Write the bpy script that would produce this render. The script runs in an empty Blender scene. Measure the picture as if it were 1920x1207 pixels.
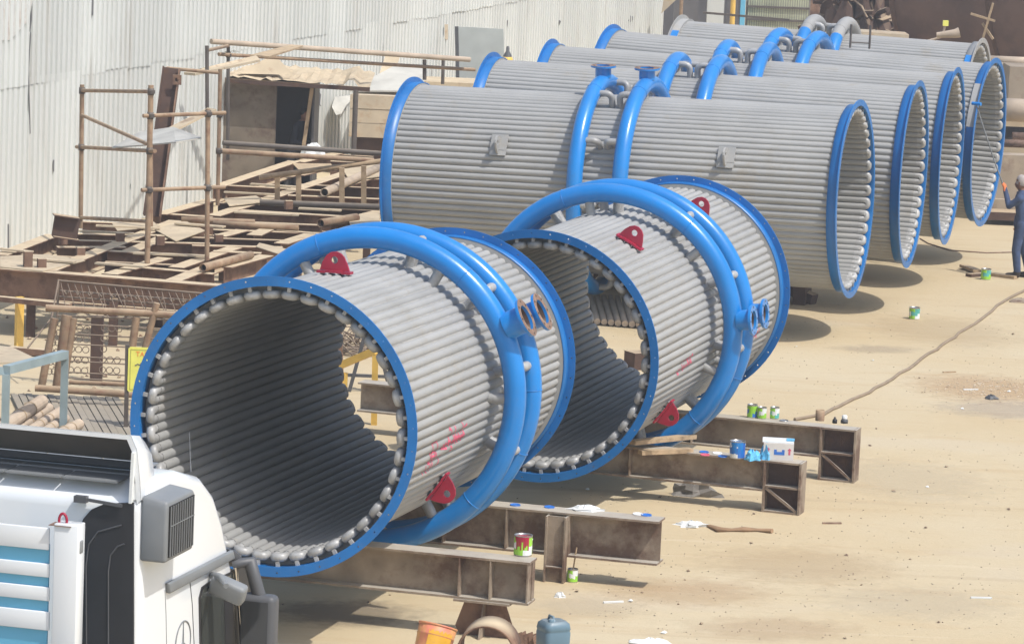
import bpy, bmesh, math, random
from math import sin, cos, pi, radians as R_, sqrt, atan2
from mathutils import Matrix, Vector as V
random.seed(7)
C = bpy.context.scene.collection
scn = bpy.context.scene

# ---------------------------------------------------------------- camera
F_PX, PITCH, ROLL, HC = 6995.018, 0.1444301, 0.0430821, 8.172
cp, sp, cr, sr = cos(PITCH), sin(PITCH), cos(ROLL), sin(ROLL)
_rm = Matrix(((1, 0, 0), (0, -sp, -cp), (0, cp, -sp)))
_rr = Matrix(((cr, -sr, 0), (sr, cr, 0), (0, 0, 1)))
RCV = _rr @ _rm
cam_d = bpy.data.cameras.new('camera')
cam = bpy.data.objects.new('camera', cam_d); C.objects.link(cam)
cam_d.sensor_width = 36.0; cam_d.lens = F_PX / 1920 * 36
cam_d.clip_start = 0.5; cam_d.clip_end = 1500
m = Matrix.Identity(4)
for i in range(3):
    m[i][0] = RCV[0][i]; m[i][1] = -RCV[1][i]; m[i][2] = -RCV[2][i]
m.translation = V((0, 0, HC)); cam.matrix_world = m
scn.camera = cam

# ---------------------------------------------------------------- sky, sun, exposure
SUN = V((0.50, -0.40, 1.0)).normalized()           # towards the sun
world = bpy.data.worlds.new('World'); scn.world = world; world.use_nodes = True
wn = world.node_tree.nodes; wl = world.node_tree.links
sky = wn.new('ShaderNodeTexSky'); sky.sky_type = 'NISHITA'; sky.sun_disc = False
sky.sun_elevation = math.asin(SUN.z); sky.sun_rotation = atan2(SUN.x, SUN.y)
sky.air_density = 1.2; sky.dust_density = 2.5; sky.ozone_density = 1.0
bg = wn['Background']; wl.new(sky.outputs[0], bg.inputs[0]); bg.inputs[1].default_value = 0.15
sd = bpy.data.lights.new('sun', 'SUN'); sd.energy = 3.2; sd.angle = R_(0.53); sd.color = (1.0, 0.965, 0.905)
so = bpy.data.objects.new('sun', sd); C.objects.link(so)
so.rotation_euler = SUN.to_track_quat('Z', 'Y').to_euler(); so.location = (10, 0, 60)
scn.view_settings.view_transform = 'Standard'; scn.view_settings.look = 'None'
scn.view_settings.exposure = 0.20; scn.view_settings.gamma = 1.0
scn.view_settings.use_curve_mapping = False

# ---------------------------------------------------------------- helpers: a picture point to a place in the yard
def ray(px, py):
    d = V(((px - 960) / F_PX, (py - 603.5) / F_PX, 1.0))
    return RCV.transposed() @ d
def G(px, py, z=0.0):
    r = ray(px, py); k = (z - HC) / r.z
    return V((r.x * k, r.y * k, z))
def PT(px, py, Y):
    r = ray(px, py); k = Y / r.y
    return V((r.x * k, Y, r.z * k + HC))

# ---------------------------------------------------------------- materials
def new_mat(name):
    mt = bpy.data.materials.new(name); mt.use_nodes = True
    return mt, mt.node_tree.nodes, mt.node_tree.links
def rgb(c): return (c[0], c[1], c[2], 1.0)
def pm(name, col, rough=0.6, metal=0.0, var=0.18, scale=2.5, col2=None, amt2=0.45, scale2=5.0, dust=0.0,
       dustcol=(0.47, 0.38, 0.25), bump=0.0, bscale=60.0, rand=0.06, coat=0.0, spec=0.5):
    mt, n, l = new_mat(name)
    b = n['Principled BSDF']; b.inputs['Roughness'].default_value = rough; b.inputs['Metallic'].default_value = metal
    b.inputs['Specular IOR Level'].default_value = spec
    if coat: b.inputs['Coat Weight'].default_value = coat; b.inputs['Coat Roughness'].default_value = 0.12
    g = n.new('ShaderNodeNewGeometry')
    n1 = n.new('ShaderNodeTexNoise'); n1.inputs['Scale'].default_value = scale; n1.inputs['Detail'].default_value = 6
    l.new(g.outputs['Position'], n1.inputs['Vector'])
    r1 = n.new('ShaderNodeMapRange'); r1.inputs[1].default_value = 0.3; r1.inputs[2].default_value = 0.7
    r1.inputs[3].default_value = 1 - var; r1.inputs[4].default_value = 1 + var
    l.new(n1.outputs[0], r1.inputs[0])
    oi = n.new('ShaderNodeObjectInfo')
    r2 = n.new('ShaderNodeMapRange'); r2.inputs[3].default_value = 1 - rand; r2.inputs[4].default_value = 1 + rand
    l.new(oi.outputs['Random'], r2.inputs[0])
    mm = n.new('ShaderNodeMath'); mm.operation = 'MULTIPLY'; l.new(r1.outputs[0], mm.inputs[0]); l.new(r2.outputs[0], mm.inputs[1])
    vm = n.new('ShaderNodeVectorMath'); vm.operation = 'SCALE'; vm.inputs[0].default_value = col; l.new(mm.outputs[0], vm.inputs['Scale'])
    out = vm.outputs[0]
    if col2:
        n2 = n.new('ShaderNodeTexNoise'); n2.inputs['Scale'].default_value = scale2; n2.inputs['Detail'].default_value = 8
        n2.inputs['Roughness'].default_value = 0.65
        l.new(g.outputs['Position'], n2.inputs['Vector'])
        rr = n.new('ShaderNodeMapRange'); rr.inputs[1].default_value = 1 - amt2 - 0.08; rr.inputs[2].default_value = 1 - amt2 + 0.08
        l.new(n2.outputs[0], rr.inputs[0])
        mx = n.new('ShaderNodeMix'); mx.data_type = 'RGBA'; l.new(rr.outputs[0], mx.inputs[0])
        l.new(out, mx.inputs[6]); mx.inputs[7].default_value = rgb(col2); out = mx.outputs[2]
    if dust:
        sx = n.new('ShaderNodeSeparateXYZ'); l.new(g.outputs['Normal'], sx.inputs[0])
        dr = n.new('ShaderNodeMapRange'); dr.inputs[1].default_value = 0.45; dr.inputs[2].default_value = 0.95; dr.inputs[4].default_value = dust
        l.new(sx.outputs['Z'], dr.inputs[0])
        n3 = n.new('ShaderNodeTexNoise'); n3.inputs['Scale'].default_value = 4.0; n3.inputs['Detail'].default_value = 8
        l.new(g.outputs['Position'], n3.inputs['Vector'])
        d3 = n.new('ShaderNodeMapRange'); d3.inputs[1].default_value = 0.3; d3.inputs[2].default_value = 0.5; d3.inputs[3].default_value = 0.6
        l.new(n3.outputs[0], d3.inputs[0])
        dm = n.new('ShaderNodeMath'); dm.operation = 'MULTIPLY'; l.new(dr.outputs[0], dm.inputs[0]); l.new(d3.outputs[0], dm.inputs[1])
        mx = n.new('ShaderNodeMix'); mx.data_type = 'RGBA'; l.new(dm.outputs[0], mx.inputs[0])
        l.new(out, mx.inputs[6]); mx.inputs[7].default_value = rgb(dustcol); out = mx.outputs[2]
    l.new(out, b.inputs['Base Color'])
    if bump:
        nb = n.new('ShaderNodeTexNoise'); nb.inputs['Scale'].default_value = bscale; nb.inputs['Detail'].default_value = 5
        l.new(g.outputs['Position'], nb.inputs['Vector'])
        bp = n.new('ShaderNodeBump'); bp.inputs['Strength'].default_value = bump; bp.inputs['Distance'].default_value = 0.02
        l.new(nb.outputs[0], bp.inputs['Height']); l.new(bp.outputs[0], b.inputs['Normal'])
    return mt

M = {}
M['grey'] = pm('grey_paint', (0.325, 0.325, 0.318), 0.62, 0.0, 0.08, 1.6, col2=(0.315, 0.295, 0.26), amt2=0.36, scale2=2.2, rand=0.07, dust=0.15, dustcol=(0.38, 0.37, 0.34))
M['bend'] = pm('bend_paint', (0.37, 0.37, 0.365), 0.45, 0.1, 0.16, 9, col2=(0.30, 0.29, 0.27), amt2=0.40, scale2=14, rand=0.14)
M['gap'] = pm('primer_in_grooves', (0.28, 0.275, 0.26), 0.8, 0, 0.2, 5)
M['blue'] = pm('blue_paint', (0.003, 0.205, 0.60), 0.28, 0.0, 0.10, 2.0, col2=(0.02, 0.20, 0.56), amt2=0.40, scale2=4, coat=0.3, bump=0.05, bscale=25, rand=0.03, dust=0.10, dustcol=(0.2, 0.3, 0.45))
M['blue_shaded'] = pm('blue_paint_shaded', (0.006, 0.145, 0.43), 0.38, 0.0, 0.14, 2.5, col2=(0.03, 0.15, 0.40), amt2=0.38, scale2=7, rand=0.03)  # the ring blue made darker for the shade on the flange faces
M['red'] = pm('red_lug_paint', (0.34, 0.010, 0.04), 0.45, 0, 0.15, 6)
M['pink'] = pm('red_marker', (0.60, 0.11, 0.18), 0.7, 0, 0.3, 14)
M['rust'] = pm('rusty_steel', (0.21, 0.125, 0.083), 0.85, 0, 0.3, 3, col2=(0.12, 0.065, 0.045), amt2=0.45, scale2=4, dust=1.0, dustcol=(0.56, 0.45, 0.30), bump=0.25)
M['rust_dark'] = pm('dark_rusty_steel', (0.085, 0.05, 0.038), 0.85, 0, 0.3, 3, col2=(0.12, 0.065, 0.04), amt2=0.4, dust=0.9, dustcol=(0.48, 0.37, 0.24), bump=0.2)
M['beam'] = pm('weathered_beam_paint', (0.30, 0.24, 0.18), 0.75, 0, 0.25, 3.5, col2=(0.14, 0.085, 0.058), amt2=0.47, scale2=1.9, dust=0.75, dustcol=(0.46, 0.43, 0.37), bump=0.15)
M['flange_rust'] = pm('rusty_flange_face', (0.23, 0.15, 0.11), 0.8, 0, 0.3, 14, col2=(0.14, 0.08, 0.055), amt2=0.42, scale2=18)
M['pipe_tan'] = pm('dusty_scaffold_tube', (0.30, 0.205, 0.13), 0.75, 0, 0.25, 4, col2=(0.22, 0.12, 0.075), amt2=0.42, scale2=6, dust=0.5)
M['pipe_dark'] = pm('dark_scaffold_tube', (0.10, 0.085, 0.075), 0.7, 0, 0.25, 4, dust=0.25)
M['white_sheet'] = pm('white_corrugated_sheet', (0.66, 0.675, 0.65), 0.5, 0, 0.05, 0.8, col2=(0.55, 0.54, 0.50), amt2=0.36, scale2=1.6, rand=0.06)
for _n in M['white_sheet'].node_tree.nodes:                      # streaks run down the sheets
    if _n.type == 'TEX_NOISE':
        _t = M['white_sheet'].node_tree; _m = _t.nodes.new('ShaderNodeMapping'); _m.inputs['Scale'].default_value = (0.9, 0.9, 0.14)
        _l = _n.inputs['Vector'].links[0].from_socket; _t.links.new(_l, _m.inputs[0]); _t.links.new(_m.outputs[0], _n.inputs['Vector'])
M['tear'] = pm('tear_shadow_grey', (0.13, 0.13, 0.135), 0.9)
M['seam'] = pm('sheet_dark_backing', (0.08, 0.08, 0.085), 0.9)
M['wood'] = pm('weathered_wood', (0.40, 0.29, 0.18), 0.85, 0, 0.25, 5, col2=(0.26, 0.18, 0.11), amt2=0.40, scale2=9, dust=0.4)
M['plywood'] = pm('stained_board', (0.20, 0.165, 0.125), 0.85, 0, 0.25, 2, col2=(0.13, 0.09, 0.07), amt2=0.44, scale2=3)
M['plate'] = pm('dusty_steel_plate', (0.50, 0.41, 0.285), 0.9, 0, 0.15, 2, col2=(0.30, 0.21, 0.14), amt2=0.36, scale2=4)
M['crate'] = pm('crate_boards', (0.50, 0.42, 0.31), 0.85, 0, 0.15, 2, col2=(0.42, 0.28, 0.16), amt2=0.40, scale2=3)
M['tarp'] = pm('grey_tarp', (0.47, 0.46, 0.42), 0.8, 0, 0.15, 2)
M['cabinet'] = pm('grey_green_cabinet', (0.40, 0.43, 0.42), 0.6, 0, 0.1, 2)
M['truck'] = pm('white_truck_paint', (0.74, 0.765, 0.785), 0.22, 0, 0.02, 1.5, coat=0.5, rand=0.0)
M['truck_under'] = pm('white_truck_inner', (0.62, 0.62, 0.60), 0.6, 0, 0.1, 3, col2=(0.40, 0.37, 0.33), amt2=0.36)
M['black'] = pm('black_plastic', (0.025, 0.025, 0.028), 0.5, 0, 0.15, 4)
M['dgrey'] = pm('dark_grey_plastic', (0.085, 0.088, 0.095), 0.5, 0, 0.1, 5)
M['mgrey'] = pm('grey_plastic', (0.20, 0.212, 0.222), 0.5, 0, 0.1, 4)
M['slot'] = pm('deep_slot_black', (0.012, 0.011, 0.010), 0.9)
M['fairing_inner'] = pm('fairing_inner_grey', (0.15, 0.145, 0.14), 0.7, 0, 0.15, 3)
M['chrome'] = pm('chrome', (0.75, 0.75, 0.78), 0.15, 1.0, 0.05, 4)
M['cargo_blue'] = pm('light_blue_panel', (0.15, 0.47, 0.68), 0.4, 0, 0.06, 3)
M['yellow'] = pm('yellow_paint', (0.72, 0.46, 0.10), 0.6, 0, 0.15, 4)
M['sign'] = pm('sign_yellow', (0.80, 0.78, 0.16), 0.5, 0, 0.06, 6)
M['sign_line'] = pm('sign_olive', (0.40, 0.38, 0.10), 0.6)
M['ink'] = pm('sign_ink', (0.10, 0.10, 0.14), 0.6)
M['orange'] = pm('orange_print', (0.85, 0.25, 0.05), 0.6)
M['tableblue'] = pm('grey_blue_paint', (0.25, 0.32, 0.34), 0.55, 0, 0.12, 4)
M['sackpipe'] = pm('pale_dusty_pipe', (0.46, 0.37, 0.28), 0.85, 0, 0.15, 4)
M['bamboo'] = pm('concrete_deck', (0.24, 0.225, 0.20), 0.9, 0, 0.15, 2, dust=0.3)
M['concrete'] = pm('stained_concrete', (0.33, 0.27, 0.205), 0.9, 0, 0.2, 1.5, col2=(0.18, 0.12, 0.09), amt2=0.40, scale2=1.6, bump=0.2)
M['tank'] = pm('rusty_brown_tank', (0.17, 0.105, 0.085), 0.75, 0, 0.2, 0.6, col2=(0.11, 0.068, 0.058), amt2=0.46, scale2=0.9)
M['can_green'] = pm('can_green', (0.30, 0.62, 0.06), 0.35, 0, 0.1, 9)
M['can_white'] = pm('can_white', (0.75, 0.77, 0.76), 0.35, 0, 0.06, 9)
M['can_blue'] = pm('can_blue', (0.03, 0.16, 0.55), 0.35, 0, 0.15, 12)
M['can_teal'] = pm('can_teal', (0.10, 0.42, 0.38), 0.35, 0, 0.15, 12)
M['tin'] = pm('tin_metal', (0.45, 0.45, 0.44), 0.35, 0.8, 0.1, 8)
M['jerry'] = pm('blue_grey_jerrycan', (0.12, 0.20, 0.26), 0.42, 0, 0.1, 4, dust=0.2)
M['drum_red'] = pm('red_drum', (0.62, 0.20, 0.12), 0.5, 0, 0.25, 5, col2=(0.66, 0.34, 0.12), amt2=0.48, scale2=7)
M['drum_yel'] = pm('yellow_drum_paint', (0.78, 0.42, 0.04), 0.5, 0, 0.2, 5, col2=(0.5, 0.2, 0.1), amt2=0.36, scale2=8)
M['cloth_white'] = pm('white_cloth', (0.72, 0.74, 0.74), 0.9, 0, 0.1, 9)
M['cloth_blue'] = pm('light_blue_plastic', (0.12, 0.45, 0.72), 0.4, 0, 0.25, 12)
M['cloth_brown'] = pm('brown_cloth', (0.30, 0.19, 0.11), 0.95, 0, 0.2, 6)
M['cloth_grey'] = pm('grey_cloth', (0.22, 0.205, 0.19), 0.95, 0, 0.2, 6)
M['cardboard'] = pm('white_carton', (0.70, 0.67, 0.64), 0.8, 0, 0.06, 5)
M['hose'] = pm('dusty_hose', (0.26, 0.20, 0.14), 0.9, 0, 0.15, 6)
M['skin'] = pm('brown_skin', (0.22, 0.105, 0.065), 0.6, 0, 0.1, 12)
M['coverall'] = pm('blue_coverall', (0.05, 0.08, 0.165), 0.9, 0, 0.25, 6, col2=(0.025, 0.035, 0.07), amt2=0.44, scale2=5)
M['glove'] = pm('orange_glove', (0.75, 0.20, 0.06), 0.8, 0, 0.15, 20)
M['boot'] = pm('dark_boot', (0.035, 0.026, 0.024), 0.7)
M['scarf'] = pm('pale_head_cloth', (0.42, 0.38, 0.36), 0.9, 0, 0.15, 10)
M['dark_shirt'] = pm('dark_shirt', (0.03, 0.033, 0.045), 0.9)
M['denim'] = pm('grey_trousers', (0.13, 0.13, 0.14), 0.9)
M['hair'] = pm('black_hair', (0.012, 0.010, 0.010), 0.6)
M['chair'] = pm('white_plastic_chair', (0.72, 0.71, 0.66), 0.4, 0, 0.08, 4)
M['wire'] = pm('thin_rusty_wire', (0.20, 0.15, 0.115), 0.8, 0, 0.2, 5, dust=0.4)
M['greenfence'] = pm('pale_green_fence', (0.40, 0.42, 0.30), 0.7, 0, 0.15, 3)
M['door_dark'] = pm('dark_grey_door', (0.12, 0.115, 0.12), 0.6, 0, 0.1, 3)
M['scrapred'] = pm('red_scrap', (0.42, 0.13, 0.11), 0.7, 0, 0.2, 4)

# glass
mt, n, l = new_mat('window_glass'); b = n['Principled BSDF']
b.inputs['Base Color'].default_value = (0.055, 0.06, 0.055, 1); b.inputs['Roughness'].default_value = 0.06
b.inputs['Specular IOR Level'].default_value = 0.7; M['glass'] = mt
mt, n, l = new_mat('painted_reflection_glass'); b = n['Principled BSDF']
b.inputs['Base Color'].default_value = (0.03, 0.032, 0.035, 1); b.inputs['Roughness'].default_value = 0.1; b.inputs['Specular IOR Level'].default_value = 0.6; M['mirror'] = mt  # dark base colour stands in for the truck side it would reflect

# ground: pale dusty concrete and sand
mt, n, l = new_mat('dusty_ground'); b = n['Principled BSDF']; b.inputs['Roughness'].default_value = 0.95
b.inputs['Specular IOR Level'].default_value = 0.15
g = n.new('ShaderNodeNewGeometry')
def nz(scale, det=6, rough=0.6, vec=None, stretch=None):
    t = n.new('ShaderNodeTexNoise'); t.inputs['Scale'].default_value = scale; t.inputs['Detail'].default_value = det
    t.inputs['Roughness'].default_value = rough
    if stretch:
        mp = n.new('ShaderNodeMapping'); mp.inputs['Scale'].default_value = stretch; mp.inputs['Rotation'].default_value = (0, 0, 0.25)
        l.new(g.outputs['Position'], mp.inputs[0]); l.new(mp.outputs[0], t.inputs['Vector'])
    else: l.new(g.outputs['Position'], t.inputs['Vector'])
    return t.outputs[0]
def mr(src, a, b_, c=0.0, d=1.0):
    t = n.new('ShaderNodeMapRange'); t.inputs[1].default_value = a; t.inputs[2].default_value = b_; t.inputs[3].default_value = c; t.inputs[4].default_value = d
    l.new(src, t.inputs[0]); return t.outputs[0]
def mixc(f, a, b_):
    t = n.new('ShaderNodeMix'); t.data_type = 'RGBA'; l.new(f, t.inputs[0])
    for i, x in ((6, a), (7, b_)):
        if isinstance(x, tuple): t.inputs[i].default_value = rgb(x)
        else: l.new(x, t.inputs[i])
    return t.outputs[2]
c0 = mixc(mr(nz(0.22, 5), 0.35, 0.65), (0.51, 0.405, 0.25), (0.545, 0.46, 0.315))
c1 = mixc(mr(nz(0.9, 8, 0.65, stretch=(0.45, 2.2, 1)), 0.54, 0.72, 0, 0.55), c0, (0.46, 0.335, 0.195))
c2 = mixc(mr(nz(0.35, 4, 0.5, stretch=(0.6, 1.4, 1)), 0.60, 0.72, 0, 0.55), c1, (0.53, 0.455, 0.34))
c3 = mixc(mr(nz(5.0, 10, 0.7, stretch=(0.35, 1.8, 1)), 0.60, 0.72, 0, 0.4), c2, (0.36, 0.25, 0.15))
c4 = mixc(mr(nz(14.0, 8, 0.75), 0.62, 0.74, 0, 0.45), c3, (0.62, 0.53, 0.38))
def tracks(rot, sc):
    t = n.new('ShaderNodeTexNoise'); t.inputs['Scale'].default_value = 1.0; t.inputs['Detail'].default_value = 5; t.inputs['Roughness'].default_value = 0.6
    mp = n.new('ShaderNodeMapping'); mp.inputs['Rotation'].default_value = (0, 0, rot); mp.inputs['Scale'].default_value = sc
    l.new(g.outputs['Position'], mp.inputs[0]); l.new(mp.outputs[0], t.inputs['Vector']); return t.outputs[0]
c5 = mixc(mr(tracks(-0.95, (0.10, 2.6, 1)), 0.60, 0.68, 0, 0.35), c4, (0.42, 0.325, 0.21))
c6 = mixc(mr(tracks(-0.30, (0.12, 3.4, 1)), 0.62, 0.69, 0, 0.35), c5, (0.62, 0.53, 0.385))
l.new(c6, b.inputs['Base Color'])
bp = n.new('ShaderNodeBump'); bp.inputs['Strength'].default_value = 0.5; bp.inputs['Distance'].default_value = 0.03
l.new(nz(6.0, 10, 0.7), bp.inputs['Height']); l.new(bp.outputs[0], b.inputs['Normal'])
M['ground'] = mt
def patch_mat(name, ca, cb, rough=0.95):
    return pm(name, ca, rough, 0, 0.2, 2.0, col2=cb, amt2=0.45, scale2=6, bump=0.3, bscale=30)

# ---------------------------------------------------------------- mesh builder
WM = {}
class MB:
    def __init__(s): s.v = []; s.f = []; s.sm = []; s.mi = []; s.cur = 0
    def add(s, vs, fs, smooth=False):
        o = len(s.v); s.v += [V(x) for x in vs]
        for f in fs: s.f.append([i + o for i in f]); s.sm.append(smooth); s.mi.append(s.cur)
        return s
    def box(s, c, sx, sy, sz, rot=None):
        vs = [V((x * sx / 2, y * sy / 2, z * sz / 2)) for x in (-1, 1) for y in (-1, 1) for z in (-1, 1)]
        if rot is not None: vs = [rot @ x for x in vs]
        c = V(c)
        return s.add([x + c for x in vs], [(0, 1, 3, 2), (4, 6, 7, 5), (0, 4, 5, 1), (2, 3, 7, 6), (0, 2, 6, 4), (1, 5, 7, 3)])
    @staticmethod
    def frame(d, up=V((0, 0, 1))):
        d = d.normalized(); x = d.cross(up)
        if x.length < 1e-4: x = d.cross(V((0, 1, 0)))
        x.normalize(); return x, x.cross(d).normalized()
    def bar(s, p0, p1, w, h, up=V((0, 0, 1))):
        p0, p1 = V(p0), V(p1); x, u = s.frame(p1 - p0, up)
        vs = [p + x * a * w / 2 + u * b_ * h / 2 for p in (p0, p1) for a, b_ in ((-1, -1), (1, -1), (1, 1), (-1, 1))]
        return s.add(vs, [(3, 2, 1, 0), (4, 5, 6, 7), (0, 1, 5, 4), (1, 2, 6, 5), (2, 3, 7, 6), (3, 0, 4, 7)])
    def cyl(s, p0, p1, r0, r1=None, n=10, caps=True):
        r1 = r0 if r1 is None else r1; p0, p1 = V(p0), V(p1); x, u = s.frame(p1 - p0)
        vs = []
        for p, r in ((p0, r0), (p1, r1)):
            vs += [p + (x * cos(2 * pi * i / n) + u * sin(2 * pi * i / n)) * r for i in range(n)]
        s.add(vs, [(i, n + i, n + (i + 1) % n, (i + 1) % n) for i in range(n)][::1], True)
        if caps:
            s.add(vs[:n], [tuple(range(n))]); s.add(vs[n:], [tuple(range(n))[::-1]])
        return s
    def path(s, pts, r, n=8, closed=False, caps=True):
        pts = [V(p) for p in pts]; k = len(pts); vs = []; prev = None
        for i, p in enumerate(pts):
            a = pts[(i - 1) % k] if (closed or i) else p; b_ = pts[(i + 1) % k] if (closed or i < k - 1) else p
            d = (b_ - a).normalized()
            if prev is None: x, u = s.frame(d)
            else:
                x = (prev - d * prev.dot(d)).normalized(); u = x.cross(d).normalized()
            prev = x; rr = r[i] if isinstance(r, (list, tuple)) else r
            vs += [p + (x * cos(2 * pi * j / n) + u * sin(2 * pi * j / n)) * rr for j in range(n)]
        fs = []
        for i in range(k if closed else k - 1):
            a, b_ = i * n, ((i + 1) % k) * n
            fs += [(a + j, b_ + j, b_ + (j + 1) % n, a + (j + 1) % n) for j in range(n)]
        s.add(vs, fs, True)
        if caps and not closed:
            s.add(vs[:n], [tuple(range(n))]); s.add(vs[-n:], [tuple(range(n))[::-1]])
        return s
    def lathe(s, prof, n=24, mat=None, smooth=True, closed=False):
        mat = mat or Matrix.Identity(4); k = len(prof)
        vs = [mat @ V((r * cos(2 * pi * i / n), r * sin(2 * pi * i / n), z)) for r, z in prof for i in range(n)]
        fs = []
        for j in range(k if closed else k - 1):
            a, b_ = j * n, ((j + 1) % k) * n
            fs += [(a + i, a + (i + 1) % n, b_ + (i + 1) % n, b_ + i) for i in range(n)]
        return s.add(vs, fs, smooth)
    def prism(s, poly, mat, th):
        """poly (x,y) in the plane of mat, thickness th along its z (centred)"""
        k = len(poly); vs = [mat @ V((x, y, z)) for z in (-th / 2, th / 2) for x, y in poly]
        return s.add(vs, [tuple(range(k))[::-1], tuple(range(k, 2 * k))] + [(i, (i + 1) % k, k + (i + 1) % k, k + i) for i in range(k)])
    def plate_hole(s, poly, hc, hr, mat, th, n=16):
        """plate with a round hole; poly star-shaped about hc"""
        def hit(a):
            d = V((cos(a), sin(a))); best = None
            for i in range(len(poly)):
                p, q = V(poly[i]), V(poly[(i + 1) % len(poly)]); e = q - p; w = p - V(hc)
                den = d.x * e.y - d.y * e.x
                if abs(den) < 1e-9: continue
                t = (w.x * e.y - w.y * e.x) / den; u = (w.x * d.y - w.y * d.x) / den
                if t > 0 and -1e-6 <= u <= 1 + 1e-6 and (best is None or t < best): best = t
            return best
        angs = sorted(set([round(2 * pi * i / n, 5) for i in range(n)] + [round(atan2(p[1] - hc[1], p[0] - hc[0]) % (2 * pi), 5) for p in poly]))
        k = len(angs); vs = []
        for z in (-th / 2, th / 2):
            for a in angs:
                t = hit(a) or hr
                vs.append(mat @ V((hc[0] + cos(a) * t, hc[1] + sin(a) * t, z)))
            for a in angs: vs.append(mat @ V((hc[0] + cos(a) * hr, hc[1] + sin(a) * hr, z)))
        fs = []
        for i in range(k):
            j = (i + 1) % k
            fs += [(i, k + i, k + j, j), (2 * k + i, 2 * k + j, 3 * k + j, 3 * k + i), (i, j, 2 * k + j, 2 * k + i), (k + i, 3 * k + i, 3 * k + j, k + j)]
        return s.add(vs, fs)
    def ibeam(s, p0, p1, h=0.3, w=0.2, tf=0.018, tw=0.014):
        """p0,p1: centre of the top face"""
        p0, p1 = V(p0), V(p1); z = V((0, 0, 1))
        s.bar(p0 - z * tf / 2, p1 - z * tf / 2, w, tf); s.bar(p0 - z * (h - tf / 2), p1 - z * (h - tf / 2), w, tf)
        return s.bar(p0 - z * h / 2, p1 - z * h / 2, tw, h - 2 * tf)
    def mesh(s, name, mats, inv=None):
        me = bpy.data.meshes.new(name)
        vs = [inv @ x for x in s.v] if inv is not None else s.v
        me.from_pydata([tuple(x) for x in vs], [], s.f)
        me.polygons.foreach_set('use_smooth', s.sm); me.polygons.foreach_set('material_index', s.mi)
        for mt_ in (mats if isinstance(mats, (list, tuple)) else [mats]): me.materials.append(M[mt_] if isinstance(mt_, str) else mt_)
        me.update()
        bm = bmesh.new(); bm.from_mesh(me); bmesh.ops.recalc_face_normals(bm, faces=bm.faces); bm.to_mesh(me); bm.free()
        return me
    def build(s, name, mats, parent=None, local=False):
        inv = None
        if parent is not None and not local: inv = WM[parent].inverted()
        o = bpy.data.objects.new(name, s.mesh(name, mats, inv)); C.objects.link(o)
        if parent is not None: o.parent = parent; WM[o] = WM[parent].copy()
        return o
def tag(o, label=None, cat=None, group=None, kind=None):
    if label: o['label'] = label
    if cat: o['category'] = cat
    if group: o['group'] = group
    if kind: o['kind'] = kind
    return o
def thing(name, label, cat, loc=(0, 0, 0), rz=0.0, group=None, mat=None):
    o = bpy.data.objects.new(name, None); C.objects.link(o); o.empty_display_size = 0.2
    mw = mat if mat is not None else Matrix.Translation(V(loc)) @ Matrix.Rotation(rz, 4, 'Z')
    o.matrix_world = mw; WM[o] = mw.copy()
    return tag(o, label, cat, group)
def solo(name, mb, mats, label, cat, group=None, kind=None):
    xs = [v.x for v in mb.v]; ys = [v.y for v in mb.v]; zs = [v.z for v in mb.v]
    b0 = V(((min(xs) + max(xs)) / 2, (min(ys) + max(ys)) / 2, min(zs)))
    o = bpy.data.objects.new(name, mb.mesh(name, mats, Matrix.Translation(-b0))); C.objects.link(o)
    o.location = b0; WM[o] = Matrix.Translation(b0)
    return tag(o, label, cat, group, kind)
def struct(name, mb, mats):
    o = mb.build(name, mats); o['kind'] = 'structure'; return o
def inst(name, me, parent, mat):
    o = bpy.data.objects.new(name, me); C.objects.link(o); o.parent = parent; o.matrix_local = mat; return o
Zv = V((0, 0, 1))

# ================================================================ GROUND
gm = MB()
xs_ = [-220, -60, -20, 20, 60, 220]; ys_ = [-80, 10, 40, 80, 150, 420]
gm.add([(x, y, 0) for y in ys_ for x in xs_], [(j * 6 + i, j * 6 + i + 1, j * 6 + i + 7, j * 6 + i + 6) for j in range(5) for i in range(5)])
struct('ground', gm, 'ground')
def blob(cx, cy, rx, ry, z, mat, name, n=40, seed=0, rot=0.0):
    rnd = random.Random(seed); ph = [rnd.uniform(0, 6.28) for _ in range(5)]; mb = MB()
    pts = []
    for i in range(n):
        a = 2 * pi * i / n; k = 1 + sum(0.16 / (j + 1) * sin((j + 2) * a + ph[j]) for j in range(5))
        x, y = rx * k * cos(a), ry * k * sin(a)
        pts.append((cx + x * cos(rot) - y * sin(rot), cy + x * sin(rot) + y * cos(rot), z))
    mb.add(pts + [(cx, cy, z)], [(i, (i + 1) % n, n) for i in range(n)])
    return struct(name, mb, mat)
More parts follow.
